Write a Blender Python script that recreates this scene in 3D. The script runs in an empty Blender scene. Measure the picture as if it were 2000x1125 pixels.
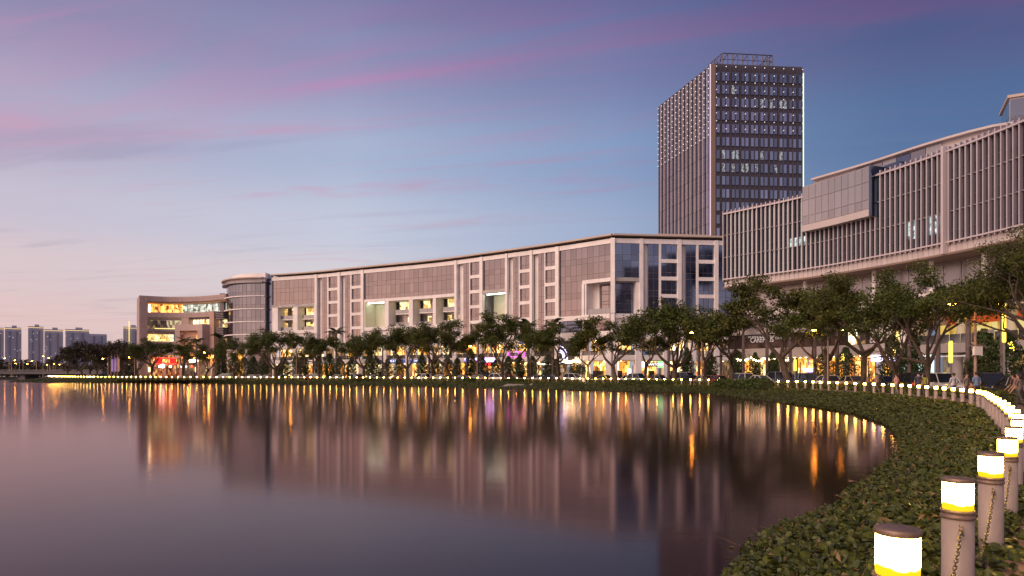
import bpy, math, random
import numpy as np
from mathutils import Vector, Matrix

scene = bpy.context.scene
COL = scene.collection
R = math.radians
rng = random.Random(7)
nrg = np.random.default_rng(11)

# ------------------------------------------------------------------ camera, sky, sun, exposure
F = 2000 * 24 / 36.0          # focal length in pixels of the 2000 px wide photograph
HZ, EYE = 730.0, 1.65         # horizon row, height of the eye
cam_d = bpy.data.cameras.new('camera'); cam_d.lens = 24; cam_d.sensor_width = 36
cam_d.shift_y = (HZ - 562.5) / 2000.0
cam_d.clip_start = 0.1; cam_d.clip_end = 9000
cam = bpy.data.objects.new('camera', cam_d); COL.objects.link(cam)
cam.location = (0, 0, EYE); cam.rotation_euler = (R(90), 0, 0)
scene.camera = cam

scene.view_settings.view_transform = 'Standard'
scene.view_settings.look = 'None'
scene.view_settings.exposure = 0.0
scene.view_settings.gamma = 1.0
scene.view_settings.use_curve_mapping = False
scene.cycles.use_denoising = True
scene.cycles.max_bounces = 6
scene.cycles.diffuse_bounces = 3
scene.cycles.glossy_bounces = 4
scene.cycles.sample_clamp_indirect = 6.0
scene.cycles.sample_clamp_direct = 0.0

SUN_AZ = Vector((-0.80, -0.60, 0)).normalized()     # the afterglow: behind the camera, to its left

def build_world():
    w = bpy.data.worlds.new('World'); scene.world = w; w.use_nodes = True
    nt = w.node_tree; nt.nodes.clear()
    N, L = nt.nodes.new, nt.links.new
    def math_(op, a, b=None, clamp=False):
        n = N('ShaderNodeMath'); n.operation = op; n.use_clamp = clamp
        for i, v in enumerate((a, b)):
            if v is None: continue
            if isinstance(v, (int, float)): n.inputs[i].default_value = v
            else: L(v, n.inputs[i])
        return n.outputs[0]
    def ramp(fac, stops, interp='EASE'):
        n = N('ShaderNodeValToRGB'); n.color_ramp.interpolation = interp
        e = n.color_ramp.elements
        while len(e) < len(stops): e.new(0.5)
        for k, (p, c) in enumerate(stops):
            e[k].position = p; e[k].color = (*c, 1) if len(c) == 3 else c
        L(fac, n.inputs[0]); return n.outputs[0]
    def mix(fac, a, b, mode='MIX'):
        n = N('ShaderNodeMix'); n.data_type = 'RGBA'; n.blend_type = mode
        for sock, v in ((n.inputs['Factor'], fac), (n.inputs['A'], a), (n.inputs['B'], b)):
            pass
        if isinstance(fac, (int, float)): n.inputs[0].default_value = fac
        else: L(fac, n.inputs[0])
        for i, v in ((6, a), (7, b)):
            if isinstance(v, tuple): n.inputs[i].default_value = (*v, 1)
            else: L(v, n.inputs[i])
        return n.outputs[2]
    tc = N('ShaderNodeTexCoord'); sep = N('ShaderNodeSeparateXYZ'); L(tc.outputs['Generated'], sep.inputs[0])
    x, y, z = sep.outputs
    zc = math_('MAXIMUM', z, 0.0)
    # air colour with height above the horizon
    base = ramp(zc, [(0.0, (0.64, 0.50, 0.47)), (0.06, (0.655, 0.545, 0.53)), (0.13, (0.60, 0.56, 0.59)),
                     (0.20, (0.49, 0.52, 0.63)), (0.30, (0.35, 0.415, 0.57)), (0.42, (0.205, 0.255, 0.415)), (0.52, (0.125, 0.155, 0.31)),
                     (1.0, (0.06, 0.08, 0.19))])
    # azimuth: 1 towards the set sun, -1 opposite
    h = math_('SQRT', math_('ADD', math_('MULTIPLY', x, x), math_('ADD', math_('MULTIPLY', y, y), 1e-6)))
    g = math_('DIVIDE', math_('ADD', math_('MULTIPLY', x, SUN_AZ.x), math_('MULTIPLY', y, SUN_AZ.y)), h)
    g01 = math_('ADD', math_('MULTIPLY', g, 0.5), 0.5)
    tint = ramp(g01, [(0.0, (0.20, 0.31, 0.47)), (0.04, (0.25, 0.37, 0.53)), (0.145, (0.62, 0.72, 0.85)), (0.30, (1.0, 1.0, 1.0)),
                      (0.475, (1.02, 0.90, 0.90)), (0.75, (1.15, 0.92, 0.86)), (1.0, (1.25, 0.95, 0.84))], 'LINEAR')
    sky = mix(1.0, base, tint, 'MULTIPLY')
    gl = math_('POWER', math_('MAXIMUM', g, 0.0), 2.0)
    gl = math_('MULTIPLY', gl, math_('EXPONENT', math_('MULTIPLY', zc, -3.2)))
    glow = mix(gl, (0, 0, 0), (0.80, 0.45, 0.29))
    # streaked high clouds on a flat layer far above
    zz = math_('MAXIMUM', z, 0.05)
    px = math_('DIVIDE', x, zz); py = math_('DIVIDE', y, zz)
    u = math_('ADD', math_('MULTIPLY', px, 0.96), math_('MULTIPLY', py, -0.27))
    v = math_('ADD', math_('MULTIPLY', px, 0.27), math_('MULTIPLY', py, 0.96))
    def cloud(su, sv, seed, detail, dist, rough=0.55):
        c = N('ShaderNodeCombineXYZ'); L(math_('MULTIPLY', u, su), c.inputs[0]); L(math_('MULTIPLY', v, sv), c.inputs[1]); c.inputs[2].default_value = seed
        n = N('ShaderNodeTexNoise'); n.inputs['Scale'].default_value = 1.0; n.inputs['Detail'].default_value = detail
        n.inputs['Roughness'].default_value = rough; n.inputs['Distortion'].default_value = dist
        L(c.outputs[0], n.inputs['Vector']); return n.outputs[0]
    n1 = cloud(0.34, 1.25, 3.7, 5, 0.5)
    n2 = cloud(0.55, 2.6, 9.1, 9, 1.1, 0.62)
    n3 = cloud(0.22, 0.8, 21.4, 4, 0.3)
    # the broad pink band that sweeps overhead
    dv = math_('SUBTRACT', v, 1.93)
    band = math_('EXPONENT', math_('MULTIPLY', math_('MULTIPLY', dv, dv), -4.5))
    bn = math_('ADD', math_('MULTIPLY', n1, 1.5), math_('MULTIPLY', n2, 1.5))
    bandf = math_('MULTIPLY', band, math_('MULTIPLY', math_('SUBTRACT', bn, 0.92), 1.05), True)
    bandf = math_('MULTIPLY', bandf, 0.95, True)
    side = ramp(g01, [(0.0, (0.35,) * 3), (0.2, (0.55,) * 3), (0.5, (1.0,) * 3), (1.0, (1, 1, 1))], 'LINEAR')
    wisps = ramp(n2, [(0.50, (0, 0, 0)), (0.68, (1, 1, 1))])
    wide = ramp(n3, [(0.40, (0, 0, 0)), (0.62, (1, 1, 1))])
    low = ramp(zc, [(0.0, (0.0,) * 3), (0.05, (0.55,) * 3), (0.2, (0.9,) * 3), (0.42, (0.5,) * 3), (0.8, (0.2,) * 3)])
    wf = math_('MULTIPLY', math_('MULTIPLY', wisps, wide), math_('MULTIPLY', low, side))
    pink = ramp(zc, [(0.0, (0.60, 0.40, 0.42)), (0.15, (0.60, 0.36, 0.42)), (0.30, (0.54, 0.29, 0.42)), (0.38, (0.48, 0.235, 0.41)), (0.47, (0.36, 0.155, 0.335)), (1.0, (0.14, 0.08, 0.17))])
    pink = mix(1.0, pink, ramp(g01, [(0.0, (0.28, 0.34, 0.50)), (0.04, (0.34, 0.42, 0.55)), (0.15, (0.72, 0.70, 0.78)), (0.30, (0.94, 0.94, 1.0)), (0.5, (1.0, 1.0, 1.0)), (1.0, (1.25, 1.0, 0.9))], 'LINEAR'), 'MULTIPLY')
    grey = mix(1.0, base, (0.66, 0.62, 0.70), 'MULTIPLY')
    n4 = cloud(0.42, 1.9, 40.3, 5, 0.6)
    gf = math_('MULTIPLY', ramp(n4, [(0.50, (0, 0, 0)), (0.68, (1, 1, 1))]), math_('MULTIPLY', low, side))
    sky = mix(math_('MULTIPLY', gf, 0.55), sky, grey)
    sky = mix(math_('MULTIPLY', wf, 0.85), sky, pink)
    sky = mix(bandf, sky, pink)
    sky = mix(1.0, sky, glow, 'ADD')
    bg = N('ShaderNodeBackground'); L(sky, bg.inputs[0]); bg.inputs[1].default_value = 1.14
    out = N('ShaderNodeOutputWorld'); L(bg.outputs[0], out.inputs[0])
build_world()

sun_d = bpy.data.lights.new('sun', 'SUN'); sun_d.energy = 2.75; sun_d.angle = R(50); sun_d.color = (1.0, 0.71, 0.54)
sun = bpy.data.objects.new('sun', sun_d); COL.objects.link(sun)
sun.rotation_euler = Vector((-SUN_AZ.x, -SUN_AZ.y, -0.76)).to_track_quat('-Z', 'Y').to_euler()
sun.location = (-60, -40, 60)

# ------------------------------------------------------------------ materials
def mat(name, color, rough=0.6, metal=0.0, var=0.0, scale=1.0, emit=None, strength=0.0, spec=None, bump=0.0, bscale=20.0, rand=0.0):
    m = bpy.data.materials.new(name); m.use_nodes = True
    nt = m.node_tree; b = nt.nodes['Principled BSDF']
    b.inputs['Base Color'].default_value = (*color, 1)
    b.inputs['Roughness'].default_value = rough; b.inputs['Metallic'].default_value = metal
    if spec is not None: b.inputs['Specular IOR Level'].default_value = spec
    if var > 0 or rand > 0:
        tc = nt.nodes.new('ShaderNodeTexCoord')
        n = nt.nodes.new('ShaderNodeTexNoise'); n.inputs['Scale'].default_value = scale; n.inputs['Detail'].default_value = 5
        nt.links.new(tc.outputs['Object'], n.inputs['Vector'])
        mr = nt.nodes.new('ShaderNodeMapRange'); mr.inputs[1].default_value = 0.3; mr.inputs[2].default_value = 0.7
        mr.inputs[3].default_value = 1 - var; mr.inputs[4].default_value = 1 + var
        nt.links.new(n.outputs[0], mr.inputs[0]); val = mr.outputs[0]
        if rand > 0:
            oi = nt.nodes.new('ShaderNodeObjectInfo'); m2 = nt.nodes.new('ShaderNodeMapRange')
            m2.inputs[3].default_value = 1 - rand; m2.inputs[4].default_value = 1 + rand
            nt.links.new(oi.outputs['Random'], m2.inputs[0])
            mu = nt.nodes.new('ShaderNodeMath'); mu.operation = 'MULTIPLY'
            nt.links.new(val, mu.inputs[0]); nt.links.new(m2.outputs[0], mu.inputs[1]); val = mu.outputs[0]
        mx = nt.nodes.new('ShaderNodeVectorMath'); mx.operation = 'SCALE'; mx.inputs[0].default_value = color
        nt.links.new(val, mx.inputs['Scale']); nt.links.new(mx.outputs[0], b.inputs['Base Color'])
    if bump > 0:
        tc = nt.nodes.new('ShaderNodeTexCoord'); n = nt.nodes.new('ShaderNodeTexNoise'); n.inputs['Scale'].default_value = bscale; n.inputs['Detail'].default_value = 4
        nt.links.new(tc.outputs['Object'], n.inputs['Vector'])
        bp = nt.nodes.new('ShaderNodeBump'); bp.inputs['Strength'].default_value = bump; bp.inputs['Distance'].default_value = 0.02
        nt.links.new(n.outputs[0], bp.inputs['Height']); nt.links.new(bp.outputs[0], b.inputs['Normal'])
    if emit:
        b.inputs['Emission Color'].default_value = (*emit, 1); b.inputs['Emission Strength'].default_value = strength
    return m

def leaf_mat(name, c1, c2, scale=0.6, rough=0.5):
    m = mat(name, c1, rough)
    nt = m.node_tree; b = nt.nodes['Principled BSDF']
    tc = nt.nodes.new('ShaderNodeTexCoord'); n = nt.nodes.new('ShaderNodeTexNoise'); n.inputs['Scale'].default_value = scale; n.inputs['Detail'].default_value = 6; n.inputs['Roughness'].default_value = 0.7
    nt.links.new(tc.outputs['Object'], n.inputs['Vector'])
    r = nt.nodes.new('ShaderNodeValToRGB'); e = r.color_ramp.elements
    e[0].position = 0.35; e[0].color = (*c1, 1); e[1].position = 0.65; e[1].color = (*c2, 1)
    nt.links.new(n.outputs[0], r.inputs[0]); nt.links.new(r.outputs[0], b.inputs['Base Color'])
    b.inputs['Specular IOR Level'].default_value = 0.25
    return m

def glow_mat(name, cols, strength, sx=1.5, sz=0.8):
    """a lit room behind glass: goods, furniture and wall in patches of light"""
    m = mat(name, (0.05, 0.04, 0.03), 0.25)
    nt = m.node_tree; b = nt.nodes['Principled BSDF']
    tc = nt.nodes.new('ShaderNodeNewGeometry') ; mp = nt.nodes.new('ShaderNodeMapping')
    nt.links.new(tc.outputs['Position'], mp.inputs['Vector']); mp.inputs['Scale'].default_value = (sx, sx, sz)
    vo = nt.nodes.new('ShaderNodeTexVoronoi'); vo.distance = 'CHEBYCHEV'; vo.inputs['Scale'].default_value = 1.0
    nt.links.new(mp.outputs[0], vo.inputs['Vector'])
    n = nt.nodes.new('ShaderNodeTexNoise'); n.inputs['Scale'].default_value = 2.2; n.inputs['Detail'].default_value = 3
    nt.links.new(mp.outputs[0], n.inputs['Vector'])
    bw = nt.nodes.new('ShaderNodeRGBToBW'); nt.links.new(vo.outputs['Color'], bw.inputs[0])
    ad = nt.nodes.new('ShaderNodeMath'); ad.operation = 'MULTIPLY_ADD'; ad.inputs[1].default_value = 0.45; 
    nt.links.new(n.outputs[0], ad.inputs[0]); 
    hf = nt.nodes.new('ShaderNodeMath'); hf.operation = 'MULTIPLY'; hf.inputs[1].default_value = 0.7
    nt.links.new(bw.outputs[0], hf.inputs[0]); nt.links.new(hf.outputs[0], ad.inputs[2])
    r = nt.nodes.new('ShaderNodeValToRGB'); e = r.color_ramp.elements
    while len(e) < len(cols): e.new(0.5)
    for k, c in enumerate(cols):
        e[k].position = 0.33 + 0.44 * k / (len(cols) - 1); e[k].color = (*c, 1)
    nt.links.new(ad.outputs[0], r.inputs[0]); nt.links.new(r.outputs[0], b.inputs['Emission Color'])
    b.inputs['Emission Strength'].default_value = strength
    return m

M = {}
M['white'] = mat('white_paint', (0.83, 0.785, 0.77), 0.6, var=0.09, scale=0.45)
M['cream'] = mat('cream_wall', (0.70, 0.68, 0.52), 0.7, var=0.04, scale=0.3)
M['mullion'] = mat('mullion_metal', (0.42, 0.38, 0.39), 0.4, 0.3)
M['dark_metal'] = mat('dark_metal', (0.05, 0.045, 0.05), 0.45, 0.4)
M['grey_metal'] = mat('grey_metal', (0.30, 0.29, 0.31), 0.45, 0.3, var=0.06, scale=0.5)
M['roof'] = mat('roof_sheet', (0.55, 0.45, 0.38), 0.6, var=0.08, scale=0.3)
M['glass'] = mat('reflective_glass', (0.31, 0.275, 0.28), 0.07, 1.0, rand=0.12, var=0.05, scale=0.5)
M['glass_grey'] = mat('grey_glass', (0.235, 0.245, 0.285), 0.07, 1.0, rand=0.14, var=0.05, scale=0.5)
M['glass_dark'] = mat('dark_window', (0.05, 0.05, 0.06), 0.12, 0.4)
M['glass_blue'] = mat('blue_glass', (0.15, 0.18, 0.26), 0.08, 1.0, rand=0.22, var=0.05, scale=0.6)
M['rail_glass'] = mat('railing_glass', (0.32, 0.34, 0.37), 0.12, 0.85)
M['stone'] = mat('pink_stone', (0.44, 0.33, 0.31), 0.7, var=0.06, scale=0.4, rand=0.07)
M['stone_dark'] = mat('grey_stone', (0.22, 0.19, 0.20), 0.7, var=0.08, scale=0.4)
M['tower_dark'] = mat('tower_cladding', (0.085, 0.075, 0.10), 0.4, 0.2, var=0.1, scale=0.2)
M['tower_glass'] = mat('tower_glass', (0.27, 0.28, 0.35), 0.12, 1.0, rand=0.35, var=0.05, scale=0.4)
M['tower_glass_side'] = mat('tower_side_glass', (0.36, 0.36, 0.41), 0.14, 1.0, rand=0.18, var=0.06, scale=0.3)
M['fin_pale'] = mat('pale_fin', (0.62, 0.55, 0.57), 0.45, 0.2)
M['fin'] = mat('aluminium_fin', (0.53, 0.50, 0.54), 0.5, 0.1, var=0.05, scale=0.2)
M['mall_glass'] = mat('mall_glass', (0.16, 0.205, 0.215), 0.10, 1.0, rand=0.35, var=0.06, scale=0.5)
M['blind'] = mat('blind_panel', (0.50, 0.59, 0.60), 0.6, rand=0.10, var=0.05, scale=0.5)
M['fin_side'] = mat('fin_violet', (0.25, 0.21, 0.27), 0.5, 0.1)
M['mall_panel'] = mat('pale_panel', (0.56, 0.50, 0.49), 0.5, rand=0.06, var=0.04, scale=0.4)
M['box_glass'] = mat('frosted_glass', (0.42, 0.40, 0.40), 0.25, 0.7, rand=0.10, var=0.06, scale=0.5)
M['soffit'] = mat('brown_soffit', (0.24, 0.17, 0.13), 0.6)
M['lit_room'] = glow_mat('lit_room', [(0.05, 0.035, 0.02), (0.55, 0.30, 0.07), (1.0, 0.72, 0.25), (1.0, 0.88, 0.5)], 1.5, 0.9, 0.9)
M['lit_cold'] = glow_mat('lit_cold_room', [(0.10, 0.11, 0.10), (0.42, 0.46, 0.38), (0.85, 0.88, 0.70), (1.0, 1.0, 0.9)], 0.95, 0.8, 0.9)
M['shop_warm'] = glow_mat('shop_warm', [(0.06, 0.022, 0.008), (0.50, 0.17, 0.025), (1.0, 0.46, 0.08), (1.0, 0.72, 0.30)], 2.6)
M['shop_orange'] = glow_mat('shop_orange', [(0.10, 0.03, 0.01), (0.60, 0.18, 0.025), (1.0, 0.36, 0.05), (1.0, 0.55, 0.14)], 2.4)
M['shop_cream'] = glow_mat('shop_cream', [(0.18, 0.08, 0.03), (0.75, 0.42, 0.14), (1.0, 0.68, 0.30), (1.0, 0.85, 0.55)], 2.8)
M['shop_dim'] = glow_mat('shop_dim', [(0.012, 0.010, 0.010), (0.05, 0.035, 0.03), (0.16, 0.09, 0.05), (0.45, 0.25, 0.09)], 0.8)
M['shop_cold'] = glow_mat('shop_cold', [(0.06, 0.10, 0.09), (0.35, 0.55, 0.45), (0.75, 0.95, 0.85), (1.0, 1.0, 1.0)], 1.6)
M['led_white'] = mat('led_white', (0.8, 0.8, 0.8), 0.4, emit=(0.9, 0.92, 1.0), strength=1.5)
M['led_dot'] = mat('led_dot', (0.8, 0.8, 0.8), 0.4, emit=(1.0, 0.95, 0.88), strength=1.0)
M['led_green'] = mat('led_pale_green', (0.7, 0.8, 0.7), 0.4, emit=(0.75, 1.0, 0.82), strength=1.2)
M['led_yellow'] = mat('lamp_yellow', (0.8, 0.7, 0.2), 0.4, emit=(1.0, 0.72, 0.05), strength=3.0)
M['led_warm'] = mat('lamp_warm', (0.8, 0.7, 0.5), 0.4, emit=(1.0, 0.72, 0.36), strength=14.0)
M['bulb'] = mat('bulb_warm', (0.8, 0.7, 0.5), 0.4, emit=(1.0, 0.72, 0.40), strength=14.0)
M['led_magenta'] = mat('neon_magenta', (0.8, 0.1, 0.7), 0.4, emit=(1.0, 0.10, 0.75), strength=3.0)
M['led_purple'] = mat('neon_violet', (0.4, 0.3, 0.8), 0.4, emit=(0.50, 0.36, 1.0), strength=5.0)
M['led_blue'] = mat('neon_blue', (0.1, 0.4, 0.8), 0.4, emit=(0.07, 0.48, 1.0), strength=3.0)
M['led_red'] = mat('neon_red', (0.7, 0.05, 0.03), 0.4, emit=(1.0, 0.045, 0.03), strength=5.0)
M['led_redbox'] = mat('sign_red', (0.45, 0.02, 0.02), 0.4, emit=(1.0, 0.02, 0.02), strength=0.55)
M['led_letter'] = mat('letter_yellow', (0.9, 0.7, 0.3), 0.4, emit=(1.0, 0.52, 0.12), strength=4.0)
M['led_lightgreen'] = mat('sign_green', (0.2, 0.7, 0.2), 0.4, emit=(0.25, 1.0, 0.25), strength=1.6)
M['letter_white'] = mat('letter_white', (0.75, 0.72, 0.70), 0.5, emit=(1.0, 0.9, 0.85), strength=0.25)
M['sodium'] = mat('sodium_lamp', (0.9, 0.6, 0.2), 0.4, emit=(1.0, 0.36, 0.035), strength=170.0)
M['bark'] = mat('bark', (0.085, 0.062, 0.05), 0.9, var=0.3, scale=4.0, bump=0.5, bscale=12)
M['palm_bark'] = mat('palm_bark', (0.17, 0.13, 0.13), 0.9, var=0.2, scale=3.0)
M['leaf'] = leaf_mat('tree_leaf', (0.030, 0.050, 0.011), (0.105, 0.130, 0.026), 0.9)
M['leaf_b'] = leaf_mat('tree_leaf_olive', (0.034, 0.048, 0.011), (0.118, 0.128, 0.026), 0.8)
M['leaf_far'] = leaf_mat('tree_leaf_far', (0.028, 0.026, 0.018), (0.052, 0.046, 0.026), 0.7)
M['leaf_cone'] = leaf_mat('small_tree_leaf', (0.020, 0.040, 0.010), (0.055, 0.085, 0.022), 1.6)
M['frond'] = leaf_mat('palm_frond', (0.020, 0.034, 0.014), (0.050, 0.066, 0.024), 1.0)
M['hedge'] = leaf_mat('hedge_leaf', (0.055, 0.070, 0.012), (0.15, 0.15, 0.025), 1.2)
M['bush'] = leaf_mat('bush_leaf', (0.030, 0.055, 0.012), (0.075, 0.105, 0.020), 1.5)
M['cover'] = leaf_mat('ground_cover_leaf', (0.016, 0.026, 0.006), (0.088, 0.100, 0.020), 7.0, 0.4)
M['dry'] = leaf_mat('dry_leaf', (0.10, 0.06, 0.03), (0.22, 0.15, 0.08), 9.0, 0.7)
M['earth'] = mat('bank_earth', (0.030, 0.036, 0.013), 0.95, var=0.4, scale=2.0)
M['bollard'] = mat('bollard_paint', (0.31, 0.245, 0.22), 0.55, var=0.10, scale=6.0)
M['bollard_trim'] = mat('bollard_metal', (0.22, 0.15, 0.12), 0.5, 0.4, var=0.2, scale=20)
M['chain'] = mat('steel_chain', (0.16, 0.13, 0.11), 0.3, 0.9)
M['asphalt'] = mat('asphalt', (0.05, 0.047, 0.047), 0.85, var=0.15, scale=1.5)
M['kerb'] = mat('kerb_concrete', (0.30, 0.27, 0.25), 0.8, var=0.1, scale=2)
M['pave'] = mat('pavement_stone', (0.24, 0.19, 0.17), 0.8, var=0.12, scale=1.5)
M['paver'] = mat('paver_brick', (0.22, 0.13, 0.10), 0.8, var=0.15, scale=6, rand=0.2)
M['joint'] = mat('path_bed', (0.17, 0.105, 0.085), 0.9, var=0.15, scale=3)
M['paint'] = mat('road_paint', (0.7, 0.68, 0.62), 0.7, var=0.1, scale=4)
M['land'] = mat('far_land', (0.06, 0.055, 0.045), 0.95, var=0.3, scale=0.05)
M['concrete'] = mat('bridge_concrete', (0.16, 0.14, 0.14), 0.8, var=0.1, scale=0.4)
M['rubber'] = mat('tyre', (0.02, 0.02, 0.02), 0.8)
M['rim'] = mat('alloy_rim', (0.45, 0.45, 0.46), 0.35, 0.8)
M['carglass'] = mat('car_glass', (0.03, 0.035, 0.045), 0.08, 0.3)
M['headlamp'] = mat('headlamp_lens', (0.7, 0.7, 0.68), 0.15, 0.3)
M['taillamp'] = mat('taillamp_lens', (0.5, 0.03, 0.02), 0.25, emit=(1, 0.05, 0.02), strength=0.6)
M['headlit'] = mat('headlamp_lit', (0.9, 0.9, 0.85), 0.2, emit=(1.0, 0.88, 0.7), strength=40.0)
for k, c in dict(white=(0.72, 0.70, 0.69), silver=(0.42, 0.41, 0.42), black=(0.02, 0.02, 0.024), red=(0.32, 0.04, 0.03), grey=(0.14, 0.14, 0.155), gold=(0.42, 0.30, 0.16), blue=(0.06, 0.09, 0.17)).items():
    m_ = mat('car_paint_' + k, c, 0.3, 0.15 if k in ('silver', 'grey', 'gold') else 0.0)
    m_.node_tree.nodes['Principled BSDF'].inputs['Coat Weight'].default_value = 0.7
    M['car_' + k] = m_
M['highrise'] = mat('hazy_highrise_wall', (0.40, 0.40, 0.50), 0.7, var=0.06, scale=0.02)  # pale bluish tint puts distance haze into the wall colour
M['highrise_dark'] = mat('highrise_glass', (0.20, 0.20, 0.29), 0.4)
M['crown_light'] = mat('crown_light', (0.8, 0.6, 0.3), 0.4, emit=(1.0, 0.70, 0.30), strength=0.9)

def lamp_material():
    m = mat('bollard_lamp', (0.25, 0.16, 0.02), 0.35)
    nt = m.node_tree; b = nt.nodes['Principled BSDF']
    tc = nt.nodes.new('ShaderNodeTexCoord'); sp = nt.nodes.new('ShaderNodeSeparateXYZ'); nt.links.new(tc.outputs['Object'], sp.inputs[0])
    n = nt.nodes.new('ShaderNodeTexNoise'); n.inputs['Scale'].default_value = 14; nt.links.new(tc.outputs['Object'], n.inputs['Vector'])
    a = nt.nodes.new('ShaderNodeMath'); a.operation = 'MULTIPLY_ADD'; a.inputs[1].default_value = 0.05
    nt.links.new(n.outputs[0], a.inputs[0]); nt.links.new(sp.outputs[2], a.inputs[2])
    r = nt.nodes.new('ShaderNodeValToRGB'); e = r.color_ramp.elements     # weaker, yellower glow painted into the foot of the lens
    e[0].position = 0.774; e[0].color = (0.0140, 0.0092, 0.00005, 1); e[1].position = 0.800; e[1].color = (1.0, 0.64, 0.10, 1)
    nt.links.new(a.outputs[0], r.inputs[0]); nt.links.new(r.outputs[0], b.inputs['Emission Color'])
    b.inputs['Emission Strength'].default_value = 80.0
    return m
M['lamp'] = lamp_material()

def water_material():
    m = bpy.data.materials.new('lake_water'); m.use_nodes = True
    nt = m.node_tree; nt.nodes.clear(); N = nt.nodes.new; L = nt.links.new
    tc = N('ShaderNodeTexCoord'); mp = N('ShaderNodeMapping'); L(tc.outputs['Object'], mp.inputs['Vector'])
    mp.inputs['Scale'].default_value = (0.25, 1.5, 1); mp.inputs['Rotation'].default_value = (0, 0, R(8))
    n = N('ShaderNodeTexNoise'); n.inputs['Scale'].default_value = 1.6; n.inputs['Detail'].default_value = 4
    L(mp.outputs[0], n.inputs['Vector'])
    bp = N('ShaderNodeBump'); bp.inputs['Strength'].default_value = 0.08; bp.inputs['Distance'].default_value = 0.025
    L(n.outputs[0], bp.inputs['Height'])
    n2 = N('ShaderNodeTexNoise'); n2.inputs['Scale'].default_value = 0.035; n2.inputs['Detail'].default_value = 3; L(tc.outputs['Object'], n2.inputs['Vector'])
    mr = N('ShaderNodeMapRange'); mr.inputs[1].default_value = 0.4; mr.inputs[2].default_value = 0.65; mr.inputs[3].default_value = 0.04; mr.inputs[4].default_value = 0.13
    L(n2.outputs[0], mr.inputs[0]); L(mr.outputs[0], bp.inputs['Strength'])
    fr = N('ShaderNodeFresnel'); fr.inputs['IOR'].default_value = 1.33; L(bp.outputs[0], fr.inputs['Normal'])
    df = N('ShaderNodeBsdfDiffuse'); df.inputs['Color'].default_value = (0.012, 0.008, 0.008, 1)      # silty water
    gl = N('ShaderNodeBsdfGlossy'); gl.inputs['Color'].default_value = (0.82, 0.65, 0.665, 1); gl.inputs['Roughness'].default_value = 0.10
    L(bp.outputs[0], gl.inputs['Normal'])
    mx = N('ShaderNodeMixShader'); L(fr.outputs[0], mx.inputs[0]); L(df.outputs[0], mx.inputs[1]); L(gl.outputs[0], mx.inputs[2])
    o = N('ShaderNodeOutputMaterial'); L(mx.outputs[0], o.inputs[0])
    return m
M['water'] = water_material()

# ------------------------------------------------------------------ object helpers
def thing(name, loc, label, cat, rz=0.0, group=None, scale=None):
    o = bpy.data.objects.new(name, None); COL.objects.link(o)
    o.empty_display_size = 0.2
    o.location = loc; o.rotation_euler = (0, 0, rz)
    if scale: o.scale = scale
    o['label'] = label; o['category'] = cat
    if group: o['group'] = group
    return o

def link(name, mesh, parent=None, world=False):
    o = bpy.data.objects.new(name, mesh); COL.objects.link(o)
    if parent is not None:
        o.parent = parent
        if world and parent.type == 'EMPTY':      # the mesh is written in world coordinates
            o.matrix_parent_inverse = Matrix.Translation(-parent.location)
    return o

def tag(o, label=None, cat=None, group=None, kind=None):
    if label: o['label'] = label
    if cat: o['category'] = cat
    if group: o['group'] = group
    if kind: o['kind'] = kind
    return o

def np_mesh(name, V, Fc, material, smooth=False):
    """V (n,3), Fc (m,k) faces of equal size"""
    me = bpy.data.meshes.new(name)
    V = np.ascontiguousarray(V, dtype=np.float32); Fc = np.ascontiguousarray(Fc, dtype=np.int32)
    me.vertices.add(len(V)); me.vertices.foreach_set('co', V.ravel())
    k = Fc.shape[1]
    me.loops.add(Fc.size); me.loops.foreach_set('vertex_index', Fc.ravel())
    me.polygons.add(len(Fc)); me.polygons.foreach_set('loop_start', np.arange(0, Fc.size, k, dtype=np.int32))
    me.polygons.foreach_set('loop_total', np.full(len(Fc), k, dtype=np.int32))
    if smooth: me.polygons.foreach_set('use_smooth', np.ones(len(Fc), dtype=bool))
    me.update(calc_edges=True); me.validate()
    me.materials.append(material)
    return me

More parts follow.
